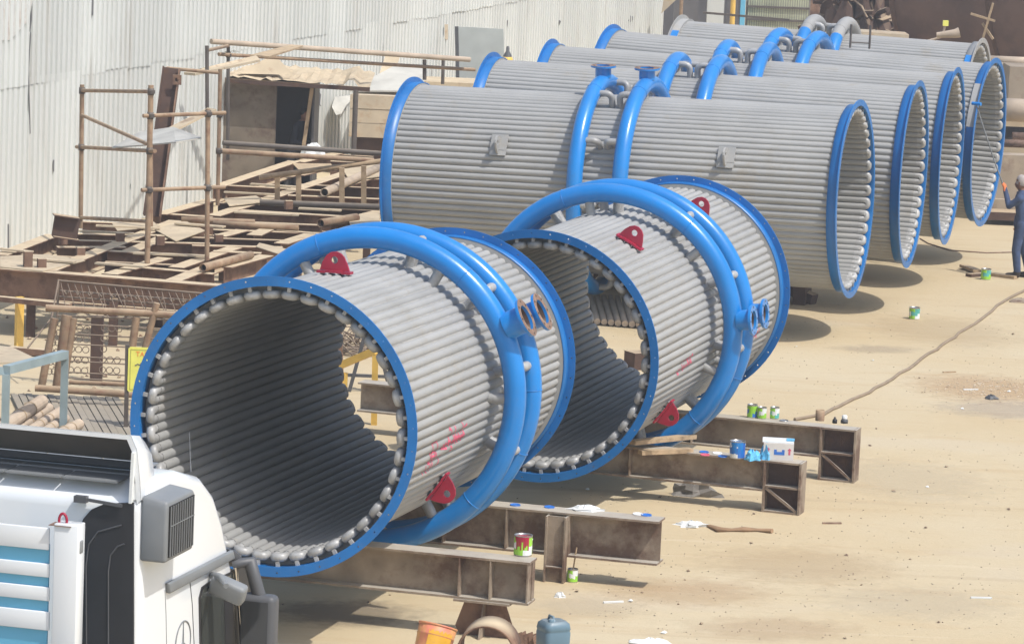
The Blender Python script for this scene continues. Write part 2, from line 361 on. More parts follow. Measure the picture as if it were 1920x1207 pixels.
def soft_patch(name, ca, amt, cx, cy, rx, ry, rot=0.0):
    """a worn stain whose edge breaks up into speckle (alpha from noise and distance)"""
    mt, n, l = new_mat(name); b = n['Principled BSDF']; b.inputs['Roughness'].default_value = 0.95; b.inputs['Specular IOR Level'].default_value = 0.1
    b.inputs['Base Color'].default_value = rgb(ca)
    tc = n.new('ShaderNodeTexCoord'); gr = n.new('ShaderNodeTexGradient'); gr.gradient_type = 'SPHERICAL'
    l.new(tc.outputs['Object'], gr.inputs[0])
    no = n.new('ShaderNodeTexNoise'); no.inputs['Scale'].default_value = 4.0; no.inputs['Detail'].default_value = 10; no.inputs['Roughness'].default_value = 0.7
    g2 = n.new('ShaderNodeNewGeometry'); l.new(g2.outputs['Position'], no.inputs['Vector'])
    ad = n.new('ShaderNodeMath'); ad.operation = 'ADD'; l.new(gr.outputs[0], ad.inputs[0]); l.new(no.outputs[0], ad.inputs[1])
    r1 = n.new('ShaderNodeMapRange'); r1.inputs[1].default_value = 0.72; r1.inputs[2].default_value = 1.15; r1.inputs[4].default_value = amt
    l.new(ad.outputs[0], r1.inputs[0])
    g3 = n.new('ShaderNodeMath'); g3.operation = 'MULTIPLY'; l.new(r1.outputs[0], g3.inputs[0])
    e = n.new('ShaderNodeMapRange'); e.inputs[1].default_value = 0.0; e.inputs[2].default_value = 0.2; l.new(gr.outputs[0], e.inputs[0]); l.new(e.outputs[0], g3.inputs[1])
    l.new(g3.outputs[0], b.inputs['Alpha'])
    mb = MB(); mb.add([(x, y, 0) for x, y in ((-1, -1), (1, -1), (1, 1), (-1, 1))], [(0, 1, 2, 3)])
    o = bpy.data.objects.new('ground_stain', mb.mesh(name, mt)); C.objects.link(o)
    global STZ; STZ += 0.0012
    o.location = (cx, cy, STZ); o.scale = (rx, ry, 1); o.rotation_euler = (0, 0, rot); o['kind'] = 'structure'
STZ = 0.004
for px, py, rx, ry, ca, am in [(1850, 728, 1.6, 1.9, (0.50, 0.31, 0.17), 0.7), (1890, 768, 1.5, 1.2, (0.45, 0.39, 0.34), 0.7),
        (1640, 655, 1.0, 0.6, (0.30, 0.26, 0.24), 0.5), (1290, 1110, 1.4, 1.0, (0.44, 0.27, 0.15), 0.5), (1500, 1060, 1.6, 1.5, (0.42, 0.29, 0.17), 0.45),
        (640, 1150, 1.2, 0.9, (0.16, 0.13, 0.11), 0.6), (1720, 1130, 1.5, 1.2, (0.54, 0.47, 0.36), 0.5), (1700, 900, 1.6, 2.0, (0.55, 0.48, 0.36), 0.5),
        (1450, 1180, 1.3, 0.8, (0.40, 0.25, 0.14), 0.5), (1760, 620, 1.8, 2.5, (0.43, 0.32, 0.2), 0.4), (1100, 1140, 0.9, 0.8, (0.5, 0.42, 0.32), 0.5), (330, 820, 2.0, 3.0, (0.33, 0.25, 0.17), 0.5)]:
    p = G(px, py); soft_patch('ground_stain_%d' % px, ca, am * (0.42 if ca[0] > 0.2 else 0.7), p.x, p.y, rx, ry, 0.2)

# ================================================================ TUBE-WALL DRUMS
def tube_mesh(L, r, n=12):
    mb = MB(); mb.cyl((0, 0, 0), (L, 0, 0), r, n=n, caps=False); return mb.mesh('tube', 'grey')
def bend_mesh(p, r, xb, sgn=1):
    mb = MB(); h = p / 2
    pts = [(sgn * x, y, 0) for x, y in ((.05, h), (-.018, h), (-.036, h * .86), (-.045, h * .52), (-.047, 0), (-.045, -h * .52), (-.036, -h * .86), (-.018, -h), (.05, -h))]
    mb.path(pts, [r * .98] + [r * .92] * (len(pts) - 2) + [r * .98], 8, caps=False); return mb.mesh('return_bend', 'bend')
def flange_mb(rin, rout, th, leg, nh, sgn, hr=0.0095, lth=0.014):
    """angle ring: radial plate with real bolt holes plus an axial leg; sgn=+1 the leg points to +x"""
    mb = MB(); ns = nh; rm = (rin + rout) / 2 + 0.006
    def P(r, a, x): return (x, -r * sin(a), r * cos(a))
    for k in range(ns):
        a0, a1 = 2 * pi * k / ns, 2 * pi * (k + 1) / ns; am = (a0 + a1) / 2
        outer = [(rin, a0), (rin, am), (rin, a1), (rm, a1), (rout, a1), (rout, am), (rout, a0), (rm, a0)]
        hole = []
        for (r, a) in outer:
            d = V(((a - am) * rm, r - rm)).normalized() * hr
            hole.append((rm + d.y, am + d.x / rm))
        vs = [P(r, a, x) for x in (0, sgn * th) for lst in (outer, hole) for r, a in lst]
        fs = []
        for i in range(8):
            j = (i + 1) % 8
            fs += [(i, j, 8 + j, 8 + i), (16 + i, 24 + i, 24 + j, 16 + j), (8 + i, 8 + j, 24 + j, 24 + i)]
        fs += [(4, 5, 21, 20), (5, 6, 22, 21), (0, 1, 17, 16), (1, 2, 18, 17)]
        mb.add(vs, fs)
    n = ns * 2
    for ra, rb in ((rin, rin + lth),):
        vs = [P(r, 2 * pi * i / n, x) for r in (ra, rb) for x in (sgn * th, sgn * leg) for i in range(n)]
        fs = []
        for i in range(n):
            j = (i + 1) % n
            fs += [(i, j, n + j, n + i), (2 * n + i, 3 * n + i, 3 * n + j, 2 * n + j), (n + i, n + j, 3 * n + j, 3 * n + i)]
        mb.add(vs, fs, True)
    return mb
def torus_mb(a, Rh, rt, n=96, k=16, a0=0.0, a1=2 * pi):
    mb = MB(); full = abs(a1 - a0 - 2 * pi) < 1e-6
    pts = [(a, -Rh * sin(a0 + (a1 - a0) * i / n), Rh * cos(a0 + (a1 - a0) * i / n)) for i in range(n if full else n + 1)]
    mb.path(pts, rt, k, closed=full); return mb
_tm = {}
def drum(c, az, tilt, L, Rf, Rt, N, leg, headers, Rh, rt, label, nozzles=(), lugs=(), lugmat='red', nozmat='flange_rust', elb=11, e0=12, group=None,
         painted=True, writing=(), lugr=False):
    ax = V((cos(az) * cos(tilt), sin(az) * cos(tilt), sin(tilt))); left = V((-sin(az), cos(az), 0)); up = ax.cross(left)
    rot = Matrix((ax, left, up)).transposed().to_4x4()
    base = V(c) + ax * (L / 2) - up * Rf
    T = thing('tube_wall_drum', label, 'drum', mat=Matrix.Translation(base) @ rot, group=group)
    loc = Matrix.Translation((-L / 2, 0, Rf))                      # front-ring centre in drum space
    p = 2 * Rt * sin(pi / N); r = p * 0.508; xb = 0.115
    key = (round(L, 2), N, round(Rt, 3))
    if key not in _tm: _tm[key] = (tube_mesh(L - 2 * xb - 0.10, r), bend_mesh(p, r, xb, 1), bend_mesh(p, r, xb, -1))
    tm, b1, b2 = _tm[key]
    for k in range(N):
        a = 2 * pi * (k + 0.5) / N
        inst('tube', tm, T, loc @ Matrix.Rotation(a, 4, 'X') @ Matrix.Translation((xb + 0.05, 0, Rt)))
    for k in range(N // 2):
        a = 2 * pi * (2 * k + 1) / N
        inst('return_bend', b1, T, loc @ Matrix.Rotation(a, 4, 'X') @ Matrix.Translation((xb, 0, Rt)))
        inst('return_bend', b2, T, loc @ Matrix.Rotation(a + 2 * pi / N, 4, 'X') @ Matrix.Translation((L - xb, 0, Rt)))
    def part(name, mb, mats, parent=None):
        mb.v = [loc @ x for x in mb.v]
        o = mb.build(name, mats, parent or T, local=True); return o
    # thin membrane strip between the tubes
    mb = MB(); n = N
    vs = [(x, -(Rt + d) * sin(2 * pi * i / n), (Rt + d) * cos(2 * pi * i / n)) for d in (-0.010, 0.024) for x in (xb, L - xb) for i in range(n)]
    fs = []
    for i in range(n):
        j = (i + 1) % n
        fs += [(i, j, n + j, n + i), (2 * n + i, 3 * n + i, 3 * n + j, 2 * n + j), (i, 2 * n + i, 2 * n + j, j), (n + i, n + j, 3 * n + j, 3 * n + i)]
    mb.add(vs, fs, True); part('membrane', mb, 'gap')
    rin = Rf - 0.092
    fm = flange_mb(rin, Rf, 0.014, leg, 40, 1); part('end_flange', fm, 'blue_shaded' if painted else 'grey')
    fm = flange_mb(rin, Rf, 0.014, leg, 40, -1); fm.v = [x + V((L, 0, 0)) for x in fm.v]; part('end_flange', fm, 'blue_shaded' if painted else 'grey')
    for xs in (leg - 0.006, L - leg + 0.006):                      # ring added between leg and tubes to keep the gap dark
        mb = MB(); n = 84
        vs = [(x, -rr * sin(2 * pi * i / n), rr * cos(2 * pi * i / n)) for x in (xs - .004, xs + .004) for rr in (Rt + .01, rin + .002) for i in range(n)]; fs = []
        for i in range(n):
            j = (i + 1) % n; fs += [(i, j, n + j, n + i), (2 * n + i, 3 * n + i, 3 * n + j, 2 * n + j), (n + i, n + j, 3 * n + j, 3 * n + i)]
        mb.add(vs, fs); part('gap_blocking_ring', mb, 'grey')
    # little spacer tabs between bends and flange
    mb = MB()
    for k in range(N // 2):
        a = 2 * pi * (2 * k + 1) / N; q = Matrix.Rotation(a, 3, 'X')
        mb.box(q @ V((0.05, 0, (rin + Rt + r) / 2)), 0.03, 0.035, rin - Rt - r + 0.02, q)
    o = part('spacer_tabs', mb, 'bend'); o['kind'] = 'stuff'
    hs = []
    for hi, a in enumerate(headers):
        h = part('header_ring', torus_mb(a, Rh, rt), 'blue' if painted else 'grey'); hs.append(h)
        for wd_ in (38 + 50 * hi, 132 - 20 * hi, 250 + 15 * hi, 338):
            q = Matrix.Rotation(R_(wd_), 4, 'X') @ Matrix.Translation((a, 0, Rh)) @ Matrix.Rotation(R_(90), 4, 'X')
            mb = MB(); mb.path([q @ V(((rt + .001) * cos(t), (rt + .001) * sin(t), 0)) for t in [2 * pi * i / 16 for i in range(16)]], 0.005, 4, closed=True); part('weld_seam', mb, 'blue' if painted else 'grey', h)
        s = 1 if hi == 0 else -1; r_e = 0.05
        gap = headers[1] - headers[0]
        for k in range(elb):
            th = R_(e0 + 360.0 / elb * k); q = Matrix.Rotation(th, 3, 'X'); reach = gap / 2 - 0.062; b_ = 0.085
            pts = [(a + s * rt * 0.6, 0, Rh)] + [(a + s * (reach - b_ + b_ * sin(t)), 0, Rh - b_ + b_ * cos(t)) for t in [pi / 2 * i / 5 for i in range(6)]] + [(a + s * reach, 0, Rt + r * 0.3)]
            mb = MB(); mb.path([q @ V(x) for x in pts], r_e, 10, caps=False); part('feed_elbow', mb, 'bend')
        for k in range(elb // 2 + 1):                               # stub legs that carry the ring
            th = R_(e0 + 16 + 360.0 / (elb // 2 + 1) * k); q = Matrix.Rotation(th, 3, 'X')
            mb = MB(); mb.cyl(q @ V((a, 0, Rt + r * 0.2)), q @ V((a, 0, Rh - rt * 0.7)), 0.055, n=12, caps=False); part('ring_stub', mb, 'bend')
    for hi, thd, ln, rp, rfl in nozzles:
        a = headers[hi]; q = Matrix.Rotation(R_(thd), 4, 'X') @ Matrix.Translation((a, 0, Rh))
        mb = MB(); mb.lathe([(rp, rt * 0.55), (rp, rt + ln)], 24, q); mb.cur = 1; mb.lathe([(rp - 0.012, rt + ln), (rp - 0.012, rt * 0.8), (0.001, rt * 0.8)], 24, q)
        nz_ = part('nozzle', mb, ['blue' if painted else 'grey', 'rust_dark'])
        mb = MB(); z0 = rt + ln
        mb.lathe([(rp - 0.012, z0 + 0.03), (rfl, z0 + 0.03)], 28, q, False); mb.cur = 1
        mb.lathe([(rfl, z0 + 0.03), (rfl, z0), (rp, z0)], 28, q, False); mb.lathe([(rp - 0.012, z0 + 0.03), (rp - 0.012, z0)], 28, q)
        o = part('nozzle_flange', mb, [nozmat, 'blue'], nz_)
        mb = MB(); mb.cur = 0
        for k in range(8):
            t = 2 * pi * k / 8; mb.lathe([(0.012, z0 + 0.034), (0.0, z0 + 0.034)], 8, q @ Matrix.Translation(((rfl + rp) / 2 * cos(t), (rfl + rp) / 2 * sin(t), 0)), False)
        o = part('bolt_holes', mb, 'slot', nz_); o['kind'] = 'stuff'
    for a, thd in lugs:
        r0 = Rt + r
        q = Matrix.Rotation(R_(thd), 4, 'X') @ Matrix.Translation((a, 0, r0))
        pl = q @ Matrix(((0, 0, 1, 0), (1, 0, 0, 0), (0, 1, 0, 0), (0, 0, 0, 1)))   # plate plane = tangential (y), radial (z)
        if lugr:
            pl = q @ Matrix(((0, 0, 1, 0), (1, 0, 0, 0), (0, 1, 0, 0), (0, 0, 0, 1)))
        poly = [(-0.15, 0.035), (0.15, 0.035), (0.125, 0.115), (0.09, 0.175), (0.045, 0.21), (-0.005, 0.218), (-0.05, 0.205), (-0.09, 0.17), (-0.125, 0.10)]; bw = 0.26 if lugmat == 'grey' else 0.12
        mb = MB(); mb.plate_hole(poly, (0.005, 0.135), 0.036, pl, 0.028, 14); lg = part('lifting_lug', mb, lugmat)
        mb = MB()
        for sgm in range(4):
            t0 = -0.17 + 0.085 * sgm; mb.box(q @ V((0, t0 + 0.0425, 0.024 - ((t0 + 0.0425) ** 2) / (2 * r0))), bw, 0.0846, 0.022, q.to_3x3())
        part('lug_base_plate', mb, lugmat, lg)
        mb = MB(); 
        for t0 in (-0.13, -0.045, 0.045, 0.13): mb.box(q @ V((0, t0, -0.005)), 0.10, 0.012, 0.04, q.to_3x3())
        o = part('base_shims', mb, 'bend', lg); o['kind'] = 'stuff'
    if writing:
        mb = MB()
        def surf(s_, t_):
            th = t_ / Rt; k = math.floor(th / (2 * pi / N)); tc = (k + 0.5) * 2 * pi / N; d = (th - tc) * Rt
            rr = Rt + (sqrt(max(r * r - d * d, 0)) if abs(d) < r else 0) + 0.003
            return V((s_, -rr * sin(th), rr * cos(th)))
        for pl in writing:
            pts = []
            for (s0, t0), (s1, t1) in zip(pl[:-1], pl[1:]):
                nn = max(2, int(sqrt((s1 - s0) ** 2 + (t1 - t0) ** 2) / 0.012))
                pts += [(s0 + (s1 - s0) * i / nn, t0 + (t1 - t0) * i / nn) for i in range(nn + (1 if (s1, t1) == pl[-1] else 0))]
            w = 0.0105
            for i in range(len(pts) - 1):
                (s0, t0), (s1, t1) = pts[i], pts[i + 1]; d = V((s1 - s0, t1 - t0)); 
                if d.length < 1e-6: continue
                nn_ = V((-d.y, d.x)).normalized() * w
                mb.add([surf(s0 + nn_.x, t0 + nn_.y), surf(s0 - nn_.x, t0 - nn_.y), surf(s1 - nn_.x, t1 - nn_.y), surf(s1 + nn_.x, t1 + nn_.y)], [(0, 1, 2, 3)])
        o = part('paint_writing', mb, 'pink'); o['kind'] = 'stuff'
    return T

RT_, NT_ = 1.232, 84
def glyph(s0, t0, pts, k=1.0): return [(s0 + a * k, t0 + b_ * k) for a, b_ in pts]
two = [(0, 0), (0.05, -0.02), (0.08, 0.03), (0.02, 0.10), (0.09, 0.11)]
one = [(0, 0), (0.015, 0.11)]
sq = [(0, 0.1), (0, 0), (0.12, 0), (0.12, 0.1), (0.02, 0.1)]
def word(s0, t0, L_, seed, amp=0.035):
    rn = random.Random(seed); n_ = int(L_ / 0.04)
    return [(s0 + L_ * i / n_, t0 + amp * (1 if i % 2 else -1) * rn.uniform(0.4, 1.2)) for i in range(n_ + 1)]
t1 = RT_ * R_(96); t2 = RT_ * R_(101.5); t3 = RT_ * R_(107)
wr1 = [glyph(1.05, t1 + 0.05, sq, 1.3), glyph(1.55, t1 - 0.01, two), glyph(1.75, t1 - 0.03, one), glyph(2.0, t1 - 0.06, one, 1.2), glyph(2.05, t1 + 0.02, [(0, 0), (0.1, -0.02)]),
       glyph(1.05, t2 + 0.03, one), glyph(1.1, t2 + 0.03, sq, 0.8), glyph(1.24, t2 + 0.02, one), word(1.4, t2 + 0.0, 0.72, 3), word(1.75, t2 - 0.01, 0.38, 5, 0.045), glyph(1.4, t2 + 0.03, [(0, 0), (0.2, 0.02)]),
       glyph(1.0, t3 + 0.02, one, 0.9), glyph(1.08, t3 + 0.02, two, 0.8), glyph(1.2, t3, one), glyph(1.35, t3 - 0.03, [(0.05, 0), (0.07, 0.06), (0, 0.12)]), glyph(1.72, t3 - 0.07, [(0, 0), (0.05, 0.01), (0.04, 0.05), (0, 0.04)])]
u1 = RT_ * R_(101)
wr2 = [word(1.50, u1, 0.35, 9, 0.05), glyph(1.38, u1 + 0.02, [(0, -0.03), (0.03, 0.05), (0.08, 0.03), (0.05, -0.02)]), glyph(1.85, u1 - 0.09, two, 0.8), glyph(1.45, u1 - 0.06, [(0, 0), (0.4, -0.02)]),
       word(4.72, RT_ * R_(106), 0.35, 12, 0.06), glyph(4.75, RT_ * R_(109), [(0, 0), (0.12, 0.03), (0.05, 0.08)])]
drum((-2.184, 34.131, 2.125), R_(74.82), R_(-1.48), 5.82, 1.408, RT_, NT_, 0.17, (2.95, 3.55), 1.53, 0.112,
     'nearest grey tube drum with blue rings, open end facing the white truck', nozzles=[(0, 62, 0.15, 0.14, 0.20), (1, 62, 0.15, 0.14, 0.20)],
     lugs=[(1.70, -0.2), (1.95, 125)], e0=13, writing=wr1, group='tube drums with rings across their width')
drum((0.279, 40.655, 1.886), R_(72.01), R_(0.87), 5.86, 1.408, RT_, NT_, 0.17, (2.68, 3.22), 1.53, 0.112,
     'second grey tube drum with blue rings, resting on two beams beside a white carton', nozzles=[(0, 84, 0.11, 0.12, 0.175), (1, 84, 0.11, 0.12, 0.175)], nozmat='blue',
     lugs=[(1.45, 27.6), (4.35, 26.6), (1.62, 127)], e0=33, writing=wr2, group='tube drums with rings across their width')
BR, BN = 1.332, 84
hb = dict(leg=0.16, Rh=1.585, rt=0.122, elb=10, group='long tube drums lying in a row')
drum((5.104, 56.024, 2.121), R_(163.94), R_(-0.84), 7.08, 1.5, BR, BN, headers=(3.28, 3.98), e0=-24,
     label='long grey tube drum in front of the row, with two upright flanged nozzles', nozzles=[(0, -4, 0.10, 0.122, 0.195), (1, -3, 0.10, 0.122, 0.195)],
     lugs=[(1.74, -62.7), (5.27, -63)], lugmat='grey', **hb)
drum((6.312, 59.318, 2.199), R_(165.8), R_(0.29), 7.05, 1.5, BR, BN, headers=(3.25, 3.95), e0=-14,
     label='long grey tube drum in the row, directly behind the one with flanged nozzles', **hb)
drum((7.291, 62.70, 2.195), R_(166.0), R_(0.55), 7.05, 1.5, BR, BN, headers=(3.25, 3.95), e0=-12,
     label='middle long tube drum in the row, third from the front of five', **hb)
D6 = drum((8.309, 65.969, 2.158), R_(161.9), R_(1.31), 7.10, 1.5, BR, BN, headers=(3.25, 3.95), e0=-16,
     label='long tube drum whose open end the man with the roller pole is painting', **hb)
D7c, D7az = (8.72, 71.3, 2.16), R_(163.0)
D7 = drum(D7c, D7az, R_(0.9), 5.95, 1.5, BR, BN, headers=(2.66, 3.30), e0=-14, painted=False,
     label='farthest long tube drum, its rings still grey with small blue paint patches', **hb)
# first blue strokes on the farthest drum, the bare primer stretch on the one being painted
def skin_patch(T, L, Rf, a0, a1, th0, th1, rr, mat, name='paint_patch'):
    mb = MB(); n_ = 24; vs = []
    for a in (a0, a1):
        for i in range(n_ + 1):
            t = R_(th0 + (th1 - th0) * i / n_); vs.append((-L / 2 + a, -rr * sin(t), Rf + rr * cos(t)))
    mb.add(vs, [(i, i + 1, n_ + 2 + i, n_ + 1 + i) for i in range(n_)], True)
    return mb.build(name, mat, T, local=True)
rin = 1.5 - 0.092 + 0.014
skin_patch(D6, 7.10, 1.5, 0.018, 0.16, -75, -40, rin + 0.004, 'grey', 'bare_flange_stretch')
skin_patch(D7, 5.95, 1.5, 0.018, 0.16, -75, -32, rin + 0.004, 'blue', 'paint_patch')
skin_patch(D7, 5.95, 1.5, 5.79, 5.93, -75, -30, rin + 0.004, 'blue', 'paint_patch')
for a, t0, t1_ in ((2.66, -85, -32), (3.30, -85, -28)):
    mb = torus_mb(a, 1.585, 0.126, 20, 14, R_(t0), R_(t1_)); mb.v = [x + V((-5.95 / 2, 0, 1.5)) for x in mb.v]
    mb.build('paint_patch', 'blue', D7, local=True)
# a small steel ladder frame lying over the far drums
p0 = PT(1594, 90, 67.0); p1 = PT(1630, 92, 67.0); h = 0.42
t = thing('steel_stand', 'small dark steel frame of two uprights standing on top of the long drums', 'frame', ((p0.x + p1.x) / 2, 67.0, p0.z))
for p in (p0, p1): mb = MB(); mb.cyl(p, p + V((0, 0, h)), 0.02); mb.build('upright', 'pipe_dark', t)
mb = MB(); mb.cyl(p0 + V((0, 0, .1)), p1 + V((0, 0, .1)), 0.012); mb.build('crossbar', 'pipe_dark', t)

# ================================================================ SUPPORT BEAMS UNDER THE DRUMS
def support_beam(p0, p1, h, w, label, stiff=(), name='support_beam', endplate=True, mat='beam'):
    """p0,p1 centre of top face ends; stiffeners at distances from p1"""
    p0, p1 = V(p0), V(p1); d = (p1 - p0).normalized(); side = d.cross(Zv).normalized(); tf, tw = 0.022, 0.016
    t = thing(name, label, 'beam', ((p0 + p1) / 2 - Zv * h), group='steel beams carrying the drums')
    WMt = t
    mb = MB(); mb.bar(p0 - Zv * tf / 2, p1 - Zv * tf / 2, w, tf); mb.build('top_flange', mat, t)
    mb = MB(); mb.bar(p0 - Zv * (h - tf / 2), p1 - Zv * (h - tf / 2), w, tf); mb.build('bottom_flange', mat, t)
    mb = MB(); mb.bar(p0 - Zv * h / 2, p1 - Zv * h / 2, tw, h - 2 * tf); mb.build('web', mat, t)
    for s_ in stiff:
        c = p1 - d * s_ - Zv * h / 2; mb = MB()
        for sg in (-1, 1): mb.box(c + side * sg * (w / 4 + tw / 4), 0.014, w / 2 - tw / 2 - 0.004, h - 2 * tf - 0.002, Matrix((d, side, Zv)).transposed())
        mb.build('stiffener', mat, t)
    return t, d, side
ring1 = V((sin(R_(74.82)), -cos(R_(74.82)), 0)); ring2 = V((sin(R_(72.0)), -cos(R_(72.0)), 0))
ax1 = V((cos(R_(74.82)), sin(R_(74.82)), 0)); ax2 = V((cos(R_(72.0)), sin(R_(72.0)), 0))
f1 = V((-2.184, 34.131, 0)); f2 = V((0.279, 40.655, 0))
# D: in front under the nearest drum
zD = 0.79; cD = f1 + ax1 * 1.5
eD = cD + ring1 * 2.17; eD.z = zD; sD = cD - ring1 * 2.2; sD.z = zD
tD, dD, sdD = support_beam(sD, eD, 0.42, 0.26, 'front beam under the nearest drum, red paint can on its top flange, carried by a jack stand', (0.02, 0.39, 0.70))
zC = 0.72; cC = f1 + ax1 * 4.38
eC = cC + ring1 * 2.76; eC.z = zC; sC = cC - ring1 * 2.2; sC.z = zC
tC, dC, sdC = support_beam(sC, eC, 0.46, 0.28, 'rear beam under the nearest drum, its free end overhanging a steel post', (0.95, 1.62, 2.3))
# post below C
pp = eC - dC * 0.98 - sdC * -0.0; pb = V((pp.x, pp.y, 0)) - dC * 0.08 - ax1 * 0.20
t = thing('steel_post', 'short rusty steel post standing on the ground under the rear beam of the nearest drum', 'post', (pb.x, pb.y, 0))
for nm, off, wx in (('post_flange', 0.10, 0.18), ('post_flange', -0.10, 0.18)):
    mb = MB(); mb.box(pb + dC * off + V((0, 0, 0.345)), 0.018, 0.11, 0.69, Matrix((dC, sdC, Zv)).transposed()); mb.build(nm, 'beam', t)
mb = MB(); mb.box(pb + V((0, 0, 0.345)), 0.18, 0.014, 0.69, Matrix((dC, sdC, Zv)).transposed()); mb.build('post_web', 'beam', t)
mb = MB(); mb.box(pb + V((-0.0, 0, 0.16)), 0.178, 0.105, 0.014, Matrix((dC, sdC, Zv)).transposed()); mb.build('post_stiffener', 'beam', t)
# B and A: under the second drum, with box columns at the free ends
def end_column(t, e, d, side, h, mat='beam', L=0.42, z0=0.0):
    """column frame below/around a beam end: two uprights, middle shelf, brace"""
    zt = e.z - h
    rot = Matrix((d, side, Zv)).transposed()
    if zt > 0.02:
        for o in (-0.02, -L): mb = MB(); mb.box(e + d * o + V((0, 0, -(e.z) + zt / 2)), 0.02, 0.24, zt - 0.004, rot); mb.build('column_plate', mat, t)
zB = 0.60; cB = f2 + ax2 * 2.2
eB = cB + ring2 * 2.56; eB.z = zB; sB = cB - ring2 * 2.0; sB.z = zB
def trestle_beam(s, e, hb_, w, label):
    t, d, side = support_beam(s, e - d_of(s, e) * 0.43, hb_, w, label, (1.6,))
    rot = Matrix((d, side, Zv)).transposed(); z = e.z; mat = 'beam'
    mid = e - d * 0.215
    mb = MB(); mb.box(e + V((0, 0, -z / 2)), 0.024, w, z - 0.002, rot); mb.build('end_plate', mat, t)
    mb = MB(); mb.box(e - d * 0.42 + V((0, 0, -z / 2)), 0.024, w - 0.01, z - 0.002, rot); mb.build('inner_plate', mat, t)
    mb = MB(); mb.box(mid + V((0, 0, -0.012)), 0.39, w - 0.006, 0.022, rot); mb.build('cap_plate', mat, t)
    mb = MB(); mb.box(mid + V((0, 0, -hb_ + 0.06)), 0.39, w - 0.02, 0.022, rot); mb.build('shelf_plate', mat, t)
    mb = MB(); mb.box(mid + V((0, 0, -z + 0.013)), 0.39, w - 0.02, 0.022, rot); mb.build('foot_plate', mat, t)
    mb = MB(); mb.box(mid + side * (-0.03) + V((0, 0, -z / 2)), 0.39, 0.012, z - 0.05, rot); mb.build('back_plate', 'rust_dark', t)
    mb = MB(); mb.bar(e - d * 0.40 + side * (w / 2 - 0.03) + V((0, 0, -hb_ + 0.04)), e - d * 0.03 + side * (w / 2 - 0.03) + V((0, 0, -z + 0.03)), 0.03, 0.03); mb.build('brace', mat, t)
    return t, d, side
def d_of(s, e): return (V(e) - V(s)).normalized()
# 'side' = d x Z points to the camera side of the beam
tB, dB, sdB = trestle_beam(sB, eB, 0.36, 0.26, 'beam under the front of the second drum, white carton on its end')
zA = 0.645; cA = f2 + ax2 * 4.5
eA = cA + ring2 * 2.66; eA.z = zA; sA = cA - ring2 * 3.7; sA.z = zA
tA, dA, sdA = trestle_beam(sA, eA, 0.37, 0.26, 'beam under the rear of the second drum, green paint cans on its top')
# jack stand below D and pipe in front
zj = zD - 0.42
pj_ = eD - dD * 0.36
t = thing('jack_stand', 'rusty trapezoid jack stand holding up the front beam of the nearest drum', 'stand', (pj_.x, pj_.y, 0))
rot = Matrix((dD, sdD, Zv)).transposed()
mb = MB(); mb.box(pj_ - dD * 0.10 + V((0, 0, -zD + zj - 0.012)), 0.56, 0.30, 0.022, rot); mb.build('top_plate', 'beam', t)
q = rot.to_4x4(); q.translation = V((pj_.x, pj_.y, 0)) - dD * 0.10
flip = q @ Matrix(((1, 0, 0, 0), (0, 0, 1, 0), (0, 1, 0, 0), (0, 0, 0, 1)))
mb = MB(); mb.prism([(-0.20, zj - 0.026), (0.20, zj - 0.026), (0.30, 0.08), (0.24, 0.0), (-0.24, 0.0), (-0.29, 0.08)], flip, 0.016); mb.build('main_plate', 'rust', t)
mb = MB(); mb.prism([(0.008, zj - 0.026), (0.05, zj - 0.026), (0.19, 0.0), (0.008, 0.0)], q @ Matrix(((0, 0, 1, 0), (1, 0, 0, 0), (0, 1, 0, 0), (0, 0, 0, 1))), 0.016); mb.build('rib_plate', 'beam', t)
# pipe ring on the ground in front of the stand
pc = G(908, 1283, 0.0); pc.z = 0
t = thing('pipe_section', 'short wide rusty pipe lying on the ground in front of the jack stand', 'pipe', pc)
dpv = V((0.12, 0.99, 0)).normalized(); Ro, Ri = 0.275, 0.255
qm = Matrix.Translation(pc + V((0, 0, Ro))) @ dpv.to_track_quat('Z', 'Y').to_matrix().to_4x4()
mb = MB(); mb.lathe([(Ro, 0), (Ro, 0.42), (Ri, 0.42), (Ri, 0)], 40, qm, closed=True); mb.sm = [True] * len(mb.sm); mb.build('pipe_wall', 'rust', t)
# broken plate pieces right of the pipe
pq = G(975, 1215); mb = MB()
for k in range(5):
    a = k * 0.9; mb.prism([(0, 0), (0.10, 0.03), (0.07, 0.16), (-0.02, 0.12)], Matrix.Translation(pq + V((0.05 * k - 0.06, 0.04 * sin(a), 0.0))) @ Matrix.Rotation(0.4 * sin(a * 2), 4, 'Z') @ Matrix.Rotation(R_(80), 4, 'X'), 0.012)
solo('scrap_plates', mb, 'rust', 'jagged rusty plate scraps between the wide pipe and the blue jerrycan', 'scrap', kind=None)

